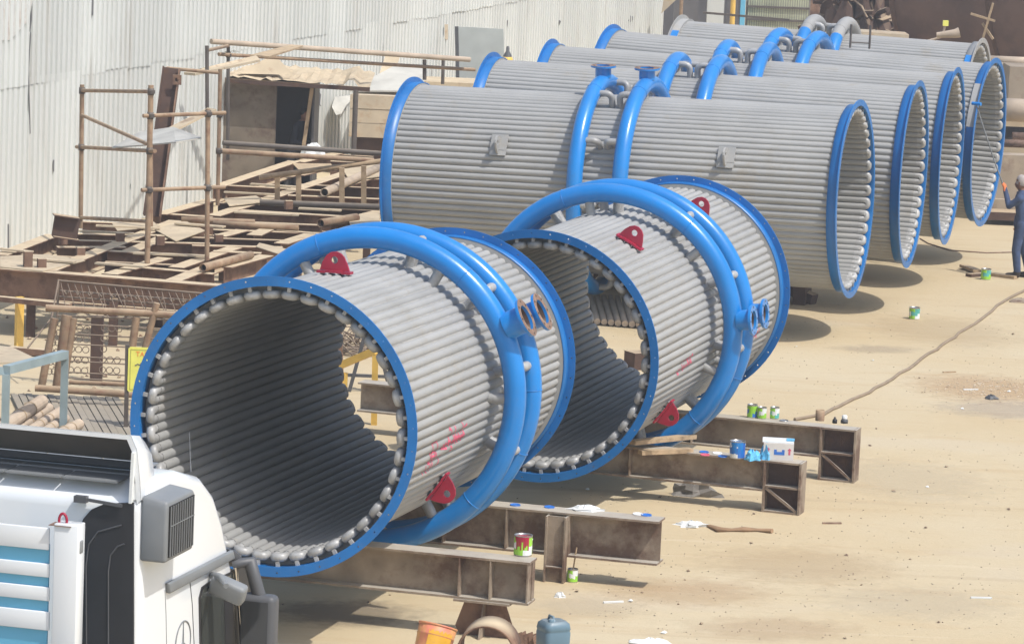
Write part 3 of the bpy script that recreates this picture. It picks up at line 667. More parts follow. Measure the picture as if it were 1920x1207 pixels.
# blocks below the big drums
def big_block(base, a, label, az, span=1.5, h=0.36):
    pass
for (c, az, nm) in (((5.104, 56.024), 163.94, 'drum with the flanged nozzles'), ((6.312, 59.318), 165.8, 'second long drum of the row'), ((7.291, 62.70), 166.0, 'third long drum of the row'), ((8.309, 65.97), 161.9, 'drum being painted'), ((8.72, 71.3), 163.0, 'farthest long drum')):
    axd = V((cos(R_(az)), sin(R_(az)), 0)); sd_ = V((-sin(R_(az)), cos(R_(az)), 0))
    for a, which in ((1.7, 'right'), (5.0, 'left')):
        p = V((c[0], c[1], 0)) + axd * a
        t = thing('timber_cradle', 'dark timber cradle under the %s end of the %s' % (which, nm), 'cradle', p, group='timber cradles under the long drums')
        mb = MB(); mb.bar(p - sd_ * 0.30 + V((0, 0, 0.35)), p + sd_ * 0.30 + V((0, 0, 0.35)), 0.20, 0.70); mb.build('sleeper', 'rust_dark', t)
        for sg in (-1, 1):
            mb = MB(); w0 = p + sd_ * sg * 0.22 + V((0, 0, 0.70)); fl = Matrix.Translation(w0) @ Matrix((axd, sd_ * sg, Zv)).transposed().to_4x4() @ Matrix(((0, 0, 1, 0), (1, 0, 0, 0), (0, 1, 0, 0), (0, 0, 0, 1)))
            mb.prism([(-0.08, 0), (0.08, 0), (0.08, 0.07), ], fl, 0.2); mb.build('wedge', 'rust_dark', t)

# ================================================================ SHED WALL (corrugated sheets)
W0, W1 = V((-9.75, 56.5, 0)), V((4.05, 107.0, 0)); wd = (W1 - W0).normalized(); wn_ = V((wd.y, -wd.x, 0))
WL = (W1 - W0).length
shed = thing('shed', 'long white corrugated metal shed wall with patched, torn sheets', 'shed', (W0 + W1) / 2)
def sheet_mesh(w, h, seed):
    rn = random.Random(seed); mb = MB(); xs = []; n_ = int(round(w / 0.225)); pr = []
    for i in range(n_):
        x = i * w / n_
        pr += [(x, 0), (x + 0.100, 0), (x + 0.104, 0.046), (x + 0.219, 0.046)]
    pr.append((w, 0)); k = len(pr)
    vs = [V((x, -y - 0.006 * rn.random(), z)) for z in (0, h) for x, y in pr]
    for i in range(k): vs[i].z += rn.uniform(-0.012, 0.012)
    mb.add(vs, [(i, i + 1, k + i + 1, k + i) for i in range(k - 1)]); return mb.mesh('wall_sheet', 'white_sheet')
SW = 1.125; lows = [sheet_mesh(SW, 2.9, i) for i in range(3)]; ups = [sheet_mesh(SW, 3.2, 10 + i) for i in range(3)]
wrot = Matrix((wd, V((-wd.y, wd.x, 0)), Zv)).transposed().to_4x4()
rn = random.Random(4); nS = int(WL / SW)
for i in range(nS):
    for tier, (z0, ms) in enumerate(((0.02 if i % 5 else 0.0, lows), (2.80, ups))):
        mt_ = Matrix.Translation(W0 + wd * (i * SW) + wn_ * (0.012 * tier + rn.uniform(0.0, 0.014)) + Zv * (z0 + rn.uniform(-0.035, 0.02))) @ wrot @ Matrix.Rotation(rn.uniform(-0.006, 0.006), 4, 'Y') @ Matrix.Rotation(rn.uniform(-0.012, 0.012), 4, 'Z')
        o = inst('wall_sheet', rn.choice(ms), shed, WM[shed].inverted() @ mt_)
mb = MB(); c = (W0 + W1) / 2 - wn_ * 0.14
mb.box(c + Zv * 3.0, WL, 0.12, 6.0, wrot.to_3x3()); mb.build('backing_wall', 'seam', shed)
def on_wall(px, py, off=0.03):
    r = ray(px, py); o = V((0, 0, HC)); k = ((W0 + wn_ * off - o).dot(wn_)) / r.dot(wn_); return o + r * k
def wall_patch(name, pts, mat, off=0.05, parent=shed, th=0.006):
    mb = MB(); k = len(pts); P3 = [on_wall(x, y, off) for x, y in pts]; Q3 = [p - wn_ * th for p in P3]
    mb.add(P3 + Q3, [tuple(range(k)), tuple(range(k, 2 * k))[::-1]] + [(i, (i + 1) % k, k + (i + 1) % k, k + i) for i in range(k)])
    return mb.build(name, mat, parent)
# tears, open seams and the far-off details of the wall
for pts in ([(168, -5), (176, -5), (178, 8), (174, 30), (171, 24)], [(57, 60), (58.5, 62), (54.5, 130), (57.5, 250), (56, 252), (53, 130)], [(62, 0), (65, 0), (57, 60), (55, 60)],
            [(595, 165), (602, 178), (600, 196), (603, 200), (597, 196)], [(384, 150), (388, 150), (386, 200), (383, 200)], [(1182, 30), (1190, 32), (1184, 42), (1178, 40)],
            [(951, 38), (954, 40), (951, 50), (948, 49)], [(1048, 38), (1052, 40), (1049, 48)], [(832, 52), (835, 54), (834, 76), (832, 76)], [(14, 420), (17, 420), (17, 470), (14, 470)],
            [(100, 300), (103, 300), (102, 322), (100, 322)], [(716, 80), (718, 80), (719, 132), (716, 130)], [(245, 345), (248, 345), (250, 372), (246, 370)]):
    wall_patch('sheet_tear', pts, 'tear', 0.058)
wall_patch('yellow_patch', [(834, 46), (840, 46), (840, 75), (834, 74)], 'crate', 0.064)
for pts in ([(20, 128), (150, 118), (152, 240), (22, 258)], [(430, 20), (560, 12), (562, 60), (432, 66)]):
    pass
# peeling flap of a sheet beside the hut, standing off the wall
mb = MB(); a_ = on_wall(628, 182, 0.06); fl = [on_wall(628, 182, 0.08), on_wall(664, 178, 0.10), on_wall(652, 196, 0.36), on_wall(640, 214, 0.42), on_wall(630, 216, 0.36), on_wall(622, 200, 0.22)]
mb.add(fl, [tuple(range(6))]); mb.build('peeling_sheet', 'tarp', shed)
# rusted sheets, top left corner
wall_patch('rusty_sheet', [(-12, -4), (62, -4), (52, 40), (20, 75), (-12, 78)], pm('rust_streaked_sheet', (0.58, 0.57, 0.54), 0.6, 0, 0.1, 3, col2=(0.46, 0.38, 0.33), amt2=0.42, scale2=3), 0.05)
# big grey panel leaning on the wall and a grey cabinet door
t = thing('steel_partition', 'large grey steel panel standing against the white shed wall behind the drums', 'panel', V((PT(900, 150, 84.0).x, 84.0, 0)))
YP = 84.0; pb_ = PT(858, 146, YP); pr_ = PT(946, 148, YP)
tp0 = PT(856, 50, YP); tp1 = PT(944, 55, YP)
mb = MB(); dv = (pr_ - pb_).normalized().cross(Zv) * 0.05
mb.add([pb_, pr_, tp1, tp0, pb_ - dv, pr_ - dv, tp1 - dv, tp0 - dv], [(0, 1, 2, 3), (7, 6, 5, 4), (0, 4, 5, 1), (1, 5, 6, 2), (2, 6, 7, 3), (3, 7, 4, 0)]); mb.build('plate', 'cabinet', t)
mb = MB(); mb.bar(tp0 - dv * 0.2, pb_ - dv * 0.2, 0.05, 0.08); mb.build('edge_frame', 'dgrey', t)
# gas bottle beside the panel
for px in (864, 940): p = PT(px, 147, YP); mb = MB(); mb.box(V((p.x, YP + .05, p.z / 2 - .01)), .07, .07, p.z - .02); mb.build('leg', 'dgrey', t)
q0 = PT(951, 120, 83.2); q0.z -= 1.0; mb = MB(); mb.lathe([(0.0, 0), (0.11, 0.01), (0.12, 0.05), (0.12, 1.05), (0.09, 1.2), (0.04, 1.28), (0.035, 1.38), (0, 1.4)], 16, Matrix.Translation(q0))
t = thing('gas_bottle', 'dark gas bottle with a yellow collar beside the grey steel panel', 'gas bottle', q0); mb.build('cylinder', 'dgrey', t)
mb = MB(); mb.lathe([(0.123, 1.0), (0.123, 1.1), (0.11, 1.14), (0.0, 1.3)], 16, Matrix.Translation(q0)); mb.build('collar', 'yellow', t)
# thin steel tube leaning at the wall
a, b_ = G(1108, 130), PT(1113, 50, G(1108, 130).y); mb = MB(); mb.cyl(a, b_, 0.06, n=10); solo('upright_pipe', mb, 'pipe_dark', 'dark pipe standing upright against the far end of the white shed', 'pipe')

# ================================================================ RUSTY STEEL FRAME PLATFORM (left)
ZP = 0.97
plat = thing('steel_frame_platform', 'low platform of dusty rusty steel beams laid out beside the white shed', 'platform', G(330, 470, 0))
def pf(px, py, z=ZP): return G(px, py, z)
mb = MB(); a, b_ = pf(-60, 497), pf(500, 541); mb.ibeam(a, b_, 0.42, 0.24, 0.02, 0.016); mb.build('girder', 'rust', plat)
beams_u = [((40, 476), (150, 482)), ((107, 462), (236, 462)), ((144, 449), (394, 455)), ((202, 468), (400, 478)), ((197, 488), (330, 494)), ((269, 498), (402, 510)), ((155, 412), (383, 421)),
    ((100, 437), (330, 441)), ((409, 379), (712, 394)), ((440, 392), (712, 408)), ((400, 412), (604, 420)), ((400, 428), (640, 436)), ((330, 441), (540, 448)), ((360, 456), (530, 460)), ((427, 347), (612, 357)), ((540, 365), (712, 372)),
    ((560, 344), (715, 352)), ((610, 330), (716, 334)), ((620, 300), (716, 304)), ((285, 396), (400, 404)), ((600, 285), (700, 291)), ((400, 470), (490, 474)), ((520, 430), (640, 440))]
for k, (a, b_) in enumerate(beams_u):
    mb = MB(); dz = -0.004 * (k % 7) - 0.002; mb.ibeam(pf(*a) + Zv * dz, pf(*b_) + Zv * dz, 0.28 + 0.03 * (k % 3), 0.15 + 0.03 * (k % 2), 0.016, 0.012); mb.build('cross_beam', 'rust' if k % 4 else 'rust_dark', plat)
beams_v = [((88, 508), (202, 463)), ((202, 463), (330, 413)), ((205, 513), (310, 482)), ((325, 524), (402, 494)), ((0, 476), (100, 438)), ((400, 352), (552, 302)), ((400, 404), (487, 376)), ((487, 376), (636, 327)), ((636, 327), (716, 300)),
    ((410, 441), (456, 429)), ((476, 441), (508, 426)), ((527, 456), (584, 438)), ((560, 303), (640, 285)), ((330, 500), (440, 462)), ((240, 470), (350, 425)), ((620, 420), (712, 396)), ((420, 500), (500, 478)), ((610, 357), (716, 325)), ((300, 400), (400, 372))]
for k, (a, b_) in enumerate(beams_v):
    mb = MB(); dz = -0.031 - 0.004 * (k % 5); mb.ibeam(pf(*a) + Zv * (dz + 0.034), pf(*b_) + Zv * (dz + 0.034), 0.26, 0.24, 0.016, 0.012); mb.build('long_beam', 'rust', plat)
more = [((0, 470), (60, 476)), ((60, 490), (140, 497)), ((330, 425), (420, 432)), ((130, 440), (250, 446)), ((250, 478), (392, 484)), ((440, 402), (560, 408)), ((420, 366), (520, 371)), ((470, 352), (560, 358)), ((560, 394), (640, 398)), ((180, 428), (300, 433)), ((180, 500), (270, 507))]
for k, (a, b_) in enumerate(more):
    mb = MB(); p0, p1 = pf(*a) + Zv * (0.03 + 0.012 * (k % 4)), pf(*b_) + Zv * (0.03 + 0.012 * (k % 4)); mb.bar(p0, p1, 0.10 + 0.03 * (k % 3), 0.025); mb.build('deck_strip', 'plate', plat)
for px, py in ((215, 520), (205, 470), (300, 490), (420, 440), (520, 400), (640, 360), (690, 400), (560, 460), (60, 505), (480, 500)):
    p = pf(px, py); mb = MB(); mb.box(V((p.x, p.y, (ZP - 0.3) / 2)), 0.12, 0.12, ZP - 0.3); mb.build('leg', 'rust_dark', plat)
for px, py, h in ((118, 458, 0.5), (151, 478, 0.16), (225, 452, 0.18), (541, 392, 0.2), (300, 459, 0.2), (410, 453, 0.16), (52, 502, 0.34), (78, 503, 0.2)):
    p = pf(px, py); h *= 0.7; mb = MB(); mb.box(p + Zv * (h / 2), 0.12, 0.12, h, Matrix.Rotation(0.3, 3, 'Z')); mb.build('stub', 'rust', plat)
# yellow support post at the front, thin rail in front
q0 = G(35, 652); mb = MB(); mb.box(q0 + Zv * 0.36, 0.10, 0.10, 0.72, Matrix.Rotation(0.5, 3, 'Z')); t = solo('yellow_post', mb, 'yellow', 'short yellow steel post holding up the rusty platform girder', 'post')
mb = MB(); mb.bar(PT(-20, 558, q0.y), PT(132, 574, q0.y - 0.4), 0.10, 0.07); solo('rusty_rail', mb, 'rust', 'thin rusty rail lying on top of the short yellow post', 'rail')
# small beam stack at the wall base (left)
mb = MB(); a, b_ = pf(100, 401, 1.55), pf(148, 408, 1.5); mb.ibeam(a, b_, 0.34, 0.22); solo('beam_offcut', mb, 'rust_dark', 'short rusty beam offcut propped beside the left scaffold pole', 'beam')
# loose plates and boards on the platform
plates = [([(0, 480), (90, 478), (160, 488), (80, 508), (0, 500)], 'plate', 'broad dusty plate at the left front corner of the rusty platform'),
          ([(290, 430), (345, 414), (385, 432), (330, 452)], 'plate', 'dusty plate lying across beams under the middle scaffold pole'),
          ([(486, 455), (545, 470), (528, 478), (480, 462)], 'plate', 'tilted dusty plate near the top of the nearest blue ring'),
          ([(548, 306), (620, 308), (632, 318), (560, 318)], 'wood', 'board lying on the far part of the rusty platform below the hut'),
          ([(640, 312), (712, 305), (716, 330), (655, 338)], 'plate', 'dusty plate behind the wooden railing on the platform'),
          ([(210, 418), (280, 412), (300, 424), (220, 432)], 'plate', 'dusty plate against the shed wall behind the scaffold'),
          ([(420, 372), (480, 368), (500, 378), (430, 386)], 'plate', 'small plate on the platform left of the wooden railing'),
          ([(650, 405), (712, 402), (712, 424), (660, 428)], 'plate', 'brown square plate on the platform beside the long drum')]
for k, (pts, mat, lab) in enumerate(plates):
    mb = MB(); P3 = [pf(x, y, ZP + 0.016 + 0.003 * k) for x, y in pts]; kk = len(P3)
    P3[1] += Zv * 0.012
    mb.add(P3 + [p - Zv * 0.012 for p in P3], [tuple(range(kk)), tuple(range(kk, 2 * kk))[::-1]] + [(i, (i + 1) % kk, kk + (i + 1) % kk, kk + i) for i in range(kk)])
    solo('steel_plate' if mat == 'plate' else 'board', mb, mat, lab, 'plate' if mat == 'plate' else 'board')
# pipes lying on the platform
for a, b_, r, lab in (((608, 361), (716, 312), 0.075, 'grey pipe with an open dark end lying slantwise on the platform'), ((601, 419), (668, 408), 0.07, 'tan pipe end poking out above the blue ring of the nearest drum'),
                      ((380, 502), (470, 478), 0.06, 'dusty pipe lying on the front beams of the platform'), ((340, 412), (478, 417), 0.05, 'thin pipe lying across the platform behind the middle scaffold'), ((400, 419), (560, 427), 0.045, 'slim tube on the platform in front of the hut')):
    p0, p1 = pf(*a, ZP + r), pf(*b_, ZP + r); t = thing('loose_pipe', lab, 'pipe', (p0 + p1) / 2 - Zv * r, group='pipes on the rusty platform')
    ql = (p1 - p0); qm = Matrix.Translation(p0) @ ql.to_track_quat('Z', 'Y').to_matrix().to_4x4()
    mb = MB(); mb.lathe([(r, 0), (r, ql.length), (r * 0.85, ql.length), (r * 0.85, 0)], 14, qm, closed=True); mb.build('pipe_wall', 'sackpipe' if 'grey' in lab else 'pipe_tan', t)
    mb = MB(); mb.lathe([(r * 0.86, 0.1), (0.0, 0.1)], 14, qm); mb.build('dark_bore', 'slot', t)
# scatter of small stones, offcuts on the platform and ground
def scatter(name, label, spots, mat, seed, n_, size, zf=lambda p: 0.0):
    rn = random.Random(seed); mb = MB()
    for _ in range(n_):
        x, y = spots(rn); s_ = size * rn.uniform(0.5, 1.6)
        c = V((x, y, zf((x, y)) + s_ * 0.25)); a = rn.uniform(0, 3)
        q = Matrix.Rotation(a, 3, 'Z') @ Matrix.Rotation(rn.uniform(-.5, .5), 3, 'X')
        vs = [c + q @ V((dx * s_ * rn.uniform(.6, 1), dy * s_ * rn.uniform(.6, 1), dz * s_ * 0.5)) for dx, dy, dz in ((-1, 0, 0), (0, -1, 0.1), (1, 0, 0), (0, 1, -.1), (0, 0, 1), (0, 0, -.6))]
        mb.add(vs, [(0, 1, 4), (1, 2, 4), (2, 3, 4), (3, 0, 4), (1, 0, 5), (2, 1, 5), (3, 2, 5), (0, 3, 5)])
    o = mb.build(name, mat); tag(o, label, 'rubble', kind='stuff'); return o
# wooden railing standing on the platform
t = thing('wooden_railing', 'weathered timber railing of four posts standing on the rusty platform', 'railing', pf(600, 382))
tops = []
for px, py, pyt in ((520, 377, 329), (560, 380, 325), (641, 384, 315), (682, 384, 311)):
    p = pf(px, py); tpt = PT(px, pyt, p.y); mb = MB(); mb.bar(p, tpt, 0.085, 0.085, V((0, 1, 0))); mb.build('post', 'wood', t); tops.append(tpt)
a = PT(486, 333, tops[0].y - .3); b_ = PT(716, 302, tops[-1].y + 0.2); mb = MB(); mb.cyl(a, b_, 0.045, n=10); mb.build('top_rail', 'wood', t)
a, b_ = pf(487, 379, ZP + 0.05), pf(712, 388, ZP + 0.05); mb = MB(); mb.cyl(a, b_, 0.05, n=10); mb.build('bottom_rail', 'pipe_dark', t)

# ================================================================ SCAFFOLDS
def tube_part(t, p0, p1, r=0.028, name='tube', mat='pipe_tan'):
    mb = MB(); mb.cyl(p0, p1, r, n=10); return mb.build(name, mat, t)
def coupler(t, p, mat='pipe_dark'):
    mb = MB(); mb.lathe([(0.03, -0.05), (0.048, -0.05), (0.048, 0.05), (0.03, 0.05)], 10, Matrix.Translation(p)); mb.box(p + V((0.035, -0.035, 0)), 0.06, 0.06, 0.05); return mb.build('coupler', mat, t)
A0 = pf(151, 428); B0 = pf(276, 493); C0 = pf(388, 488); A1 = PT(154, 159, A0.y); B1 = PT(283, 160, B0.y); C1 = PT(390, 204, C0.y)
sc = thing('scaffold_tower', 'narrow rusty scaffold tower by the white wall, left of the leaning brown beam', 'scaffold', (A0 + B0) / 2)
tube_part(sc, A0, A1, 0.036, 'standard'); tube_part(sc, B0, B1, 0.042, 'standard'); tube_part(sc, C0, C1, 0.036, 'standard')
E0 = pf(283, 430); tube_part(sc, E0, PT(283, 205, E0.y), 0.034, 'standard')
def on_pole(p0, p1, py):
    """point on a pole at picture row py"""
    lo, hi = 0.0, 1.0
    for _ in range(30):
        m_ = (lo + hi) / 2; v = RCV @ (p0.lerp(p1, m_) - V((0, 0, HC))); y = v.y / v.z * F_PX + 603.5
        if y > py: lo = m_
        else: hi = m_
    return p0.lerp(p1, lo)
for ya, yb in ((170, 172), (276, 283)): 
    a, b_ = on_pole(A0, A1, ya), on_pole(B0, B1, yb); e = (b_ - a).normalized()
    tube_part(sc, a - e * (0.3 if ya > 200 else 0), b_ + e * (0.3 if ya > 200 else 0), 0.03, 'ledger'); coupler(sc, a); coupler(sc, b_)
tube_part(sc, on_pole(A0, A1, 216), on_pole(B0, B1, 272), 0.028, 'brace')
for yb, yc in ((217, 213), (356, 352)):
    a, b_ = on_pole(B0, B1, yb), on_pole(C0, C1, yc); e = (b_ - a).normalized(); tube_part(sc, a - e * .12, b_ + e * .3, 0.03, 'ledger'); coupler(sc, a); coupler(sc, b_)
tube_part(sc, on_pole(A0, A1, 408), on_pole(B0, B1, 415), 0.03, 'ledger')
# board / tarp sheet on the tower
mb = MB(); zz = on_pole(A0, A1, 265).z
P3 = [PT(210, 276, 55.5), PT(262, 247, 56.5), PT(325, 238, 56.0), PT(378, 258, 54.6), PT(330, 266, 54.2), PT(262, 272, 54.8)]
mb.add(P3 + [p - Zv * 0.02 for p in P3], [tuple(range(6)), (11, 10, 9, 8, 7, 6)] + [(i, (i + 1) % 6, 6 + (i + 1) % 6, 6 + i) for i in range(6)]); solo('scaffold_board', mb, 'tarp', 'pale grey warped board laid on the scaffold tower', 'board')
mb = MB(); a, b_ = PT(325, 242, 56.0), PT(398, 205, 56.4); mb.bar(a, b_, 0.24, 0.03); solo('tan_board', mb, 'plate', 'pale slanting board between scaffold tower and hut scaffold', 'board')
# leaning brown box beam
a, b_ = pf(285, 405), PT(322, 128, pf(285, 405).y + 0.6); t = thing('leaning_beam', 'brown steel column leaning against the shed wall, lifting eye near its top', 'beam', a)
mb = MB(); mb.bar(a, b_, 0.03, 0.30, V((0, 1, 0))); x_, u_ = MB.frame(b_ - a, V((0, 1, 0)))
mb2 = MB(); mb2.bar(a + x_ * 0.13, b_ + x_ * 0.13, 0.02, 0.24, V((0, 1, 0))); mb2.build('flange', 'rust_dark', t)
mb2 = MB(); mb2.bar(a - x_ * 0.13, b_ - x_ * 0.13, 0.02, 0.24, V((0, 1, 0))); mb2.build('flange', 'rust', t)
mb2 = MB(); mb2.bar(a, b_, 0.24, 0.02, V((0, 1, 0))); mb2.build('web', 'rust_dark', t)
e_ = PT(332, 150, b_.y - 0.2); mb2 = MB(); mb2.plate_hole([(-.07, -.08), (.07, -.08), (.07, .08), (-.07, .08)], (0, 0), 0.035, Matrix.Translation(e_) @ Matrix.Rotation(R_(90), 4, 'X'), 0.02, 12); mb2.build('lifting_eye', 'rust', t)
# hut scaffold with long rails
hs_ = thing('rail_scaffold', 'scaffold with long horizontal rails in front of the hut', 'scaffold', pf(410, 400))
H0 = pf(408, 385); H1 = PT(413, 130, H0.y); K0 = pf(389, 360); K1 = PT(388, 86, K0.y); N0 = pf(427, 300); N1 = PT(428, 88, N0.y); J0 = pf(663, 285); 
for a, b_, m_ in ((H0, H1, 'pipe_tan'), (K0, K1, 'pipe_dark'), (N0, N1, 'pipe_dark')): tube_part(hs_, a, b_, 0.034, 'standard', m_)
Q0 = pf(797, 160, 0.9); tube_part(hs_, PT(796, 150, 72), PT(796, 112, 72), 0.04, 'standard', 'pipe_dark'); tube_part(hs_, PT(830, 158, 74), PT(831, 108, 74), 0.035, 'standard', 'pipe_dark')
a, b_ = PT(396, 78, N0.y - 0.4), PT(880, 112, 72.5); tube_part(hs_, a, b_, 0.052, 'rail', 'sackpipe')
a, b_ = PT(410, 102, N0.y - 0.2), PT(890, 131, 72.8); tube_part(hs_, a, b_, 0.035, 'rail', 'pipe_tan')
a, b_ = PT(411, 283, H0.y + 0.1), PT(700, 301, H0.y + 1.2); tube_part(hs_, a, b_, 0.045, 'rail', 'pipe_tan')
a, b_ = PT(418, 268, H0.y + 1.5), PT(716, 288, H0.y + 2.6); tube_part(hs_, a, b_, 0.045, 'rail', 'pipe_dark')
tube_part(hs_, PT(388, 95, K0.y), PT(428, 86, N0.y), 0.03, 'ledger'); tube_part(hs_, PT(312, 128, H0.y), PT(413, 137, H0.y), 0.03, 'ledger')
for p in (on_pole(H0, H1, 283), on_pole(N0, N1, 103), on_pole(H0, H1, 215), on_pole(K0, K1, 212)): coupler(hs_, p)
mb = MB(); P3 = [PT(345, 136, 63.5), PT(480, 104, 66), PT(488, 112, 66), PT(366, 138, 63.0)]; 
mb.add(P3 + [p - Zv * 0.04 for p in P3], [(0, 1, 2, 3), (7, 6, 5, 4), (0, 4, 5, 1), (1, 5, 6, 2), (2, 6, 7, 3), (3, 7, 4, 0)]); solo('top_board', mb, 'plate', 'pale plank laid slanting over the top of the hut scaffold', 'board')
mb = MB(); P3 = [PT(470, 103, 67), PT(545, 84, 68.5), PT(568, 86, 68.5), PT(505, 106, 67)]; mb.add(P3 + [p - Zv * 0.03 for p in P3], [(0, 1, 2, 3), (7, 6, 5, 4), (0, 4, 5, 1), (1, 5, 6, 2), (2, 6, 7, 3), (3, 7, 4, 0)]); solo('top_board', mb, 'wood', 'short board under the upper rail above the hut roof', 'board')

# ================================================================ HUT WITH A WORKER
YH = 71.2
hut = thing('lean_to_hut', 'lean-to hut of stained boards and a crumpled tin roof by the shed', 'hut', V((-4.3, 72, 0)))
g0 = lambda px, Y: PT(px, 300, Y).x
zr = PT(520, 150, YH).z
x0, x1, x2 = g0(416, YH), g0(515, YH), g0(582, YH)
mb = MB(); mb.box(V(((x0 + x1) / 2, YH, zr / 2)), x1 - x0, 0.04, zr); mb.build('front_board', 'plywood', hut)
mb = MB(); mb.box(V(((x0 + x2) / 2 + 0.0, YH + 1.7, zr / 2)), x2 - x0, 0.03, zr); mb.build('back_wall', 'door_dark', hut)
mb = MB(); mb.box(V((x0, YH + 0.87, zr / 2)), 0.04, 1.66, zr); mb.build('side_board', 'plywood', hut)
mb = MB(); mb.box(V((x2 + 0.02, YH + 0.87, zr / 2)), 0.04, 1.66, zr); mb.build('side_board', 'door_dark', hut)
mb = MB(); mb.bar(V((x2 - 0.25, YH - 0.05, 0)), V((x2, YH - 0.05, zr)), 0.07, 0.07, V((0, 1, 0))); mb.build('door_post', 'wood', hut)
mb = MB(); rn = random.Random(3); nx, ny = 26, 5; xr0, xr1 = g0(424, YH), g0(690, YH)
vs = [V((xr0 + (xr1 - xr0) * i / nx, YH - 0.35 + 2.2 * j / ny, zr + 0.05 + 0.016 * (i % 2) + 0.12 * j / ny + rn.uniform(-.025, .03) + (0.10 if i in (22, 23) else 0) - 0.004 * i)) for j in range(ny + 1) for i in range(nx + 1)]
mb.add(vs, [(j * (nx + 1) + i, j * (nx + 1) + i + 1, (j + 1) * (nx + 1) + i + 1, (j + 1) * (nx + 1) + i) for j in range(ny) for i in range(nx)]); mb.build('tin_roof', 'plate', hut)
mb = MB(); mb.bar(V((xr0, YH - 0.33, zr - 0.03)), V((xr1, YH - 0.33, zr - 0.08)), 0.06, 0.08); mb.build('eave_beam', 'rust_dark', hut)
px_ = g0(664, YH); mb = MB(); mb.cyl(V((px_, YH - 0.33, 0)), V((px_, YH - 0.33, zr - 0.1)), 0.05, n=10); mb.build('roof_post', 'pipe_dark', hut)
mb = MB(); P3 = [V((g0(440, YH), YH - 0.2, zr + 0.1)), V((g0(505, YH), YH + 0.4, zr + 0.46)), V((g0(545, YH), YH - 0.1, zr + 0.12)), V((g0(490, YH), YH + 1.0, zr + 0.34))]
mb.add(P3, [(0, 2, 1), (0, 1, 3)]); mb.build('roof_scrap', 'plate', hut)
# white plastic chair left of the hut
def chair(base, rz):
    t = thing('plastic_chair', 'white plastic armchair on the ground beside the hut scaffold', 'chair', base, rz); W = WM[t]
    def pa(nm, pts, r=0.018): mb = MB(); mb.path([W @ V(p) for p in pts], r, 6); mb.build(nm, 'chair', t)
    mb = MB(); mb.box(W @ V((0, 0, 0.43)), 0.46, 0.46, 0.03, W.to_3x3()); mb.build('seat', 'chair', t)
    mb = MB()
    for i in range(5): mb.box(W @ V((-0.18 + 0.09 * i, 0.25, 0.66)), 0.05, 0.03, 0.40, W.to_3x3())
    mb.box(W @ V((0, 0.26, 0.87)), 0.46, 0.035, 0.07, W.to_3x3()); mb.box(W @ V((0, 0.24, 0.47)), 0.46, 0.03, 0.05, W.to_3x3()); mb.build('backrest', 'chair', t)
    for sx in (-1, 1):
        pa('armrest', [(sx * 0.25, 0.24, 0.66), (sx * 0.27, 0.0, 0.67), (sx * 0.26, -0.20, 0.63), (sx * 0.25, -0.25, 0.52)], 0.022)
        for sy in (-1, 1): pa('leg', [(sx * 0.24, sy * 0.22, 0.43), (sx * 0.27, sy * 0.25, 0.0)])
cb = G(436, 352); chair(V((cb.x, cb.y, 0)), R_(-120))
# white bundle at the hut door
def crumple(name, c, rx, ry, rz, mat, label, cat, seed, amp=0.35, nu=14, nv=8):
    rn = random.Random(seed); mb = MB(); ph = [rn.uniform(0, 6) for _ in range(6)]
    def P(i, j):
        a = 2 * pi * i / nu; e = pi / 2 * (j / (nv - 1)); k = 1 + amp * (sin(3 * a + ph[0]) * 0.4 + sin(5 * a + ph[1] + 2 * e) * 0.35 + rn.uniform(-.5, .5) * 0.5)
        return V((c[0] + rx * k * cos(a) * cos(e), c[1] + ry * k * sin(a) * cos(e), c[2] + rz * sin(e) * (1 + amp * rn.uniform(-.6, .6))))
    vs = [P(i, j) for j in range(nv) for i in range(nu)]
    mb.add(vs, [(j * nu + i, j * nu + (i + 1) % nu, (j + 1) * nu + (i + 1) % nu, (j + 1) * nu + i) for j in range(nv - 1) for i in range(nu)] + [tuple(range((nv - 1) * nu, nv * nu))])
    return solo(name, mb, mat, label, cat)
p = G(585, 300, 0.0); p = PT(588, 280, YH - 0.6); crumple('cloth_bundle', (p.x, p.y, p.z - 0.12), 0.22, 0.2, 0.22, 'cloth_white', 'white cloth bundle heaped at the foot of the hut doorway', 'cloth', 5)

# ================================================================ CRATES AND BOXES BEHIND THE FIRST LONG DRUM
YB_ = 76.0
bx = thing('wooden_crate', 'pale boarded wooden crate half hidden behind the left end of the long front drum', 'crate', PT(720, 260, YB_))
xa, xb_ = PT(655, 230, YB_).x, PT(790, 230, YB_).x; zb, zt = PT(700, 258, YB_).z, PT(700, 178, YB_).z
for k in range(3):
    z0 = zb + (zt - zb) * k / 3; z1 = zb + (zt - zb) * (k + 1) / 3 - 0.01
    mb = MB(); mb.box(V(((xa + xb_) / 2, YB_ + 0.01 * (k % 2), (z0 + z1) / 2)), xb_ - xa, 0.05, z1 - z0); mb.build('board', 'crate', bx)
mb = MB(); mb.box(V(((xa + xb_) / 2, YB_ + 0.9, (zb + zt) / 2)), xb_ - xa - 0.06, 1.74, zt - zb - 0.03); mb.build('crate_body', 'crate', bx)
mb = MB(); mb.box(V(((xa + xb_) / 2, YB_ + 0.8, zb / 2 - 0.01)), xb_ - xa - 0.3, 1.2, zb - 0.03); mb.build('pallet_base', 'rust_dark', bx)
mb = MB(); P3 = [V((xa - 0.05, YB_ + 0.3, zt + 0.05)), V((xb_, YB_ + 0.3, zt + 0.10)), V((xb_, YB_ + 1.9, zt + 0.50)), V((xa + 0.9, YB_ + 1.9, zt + 0.52))]
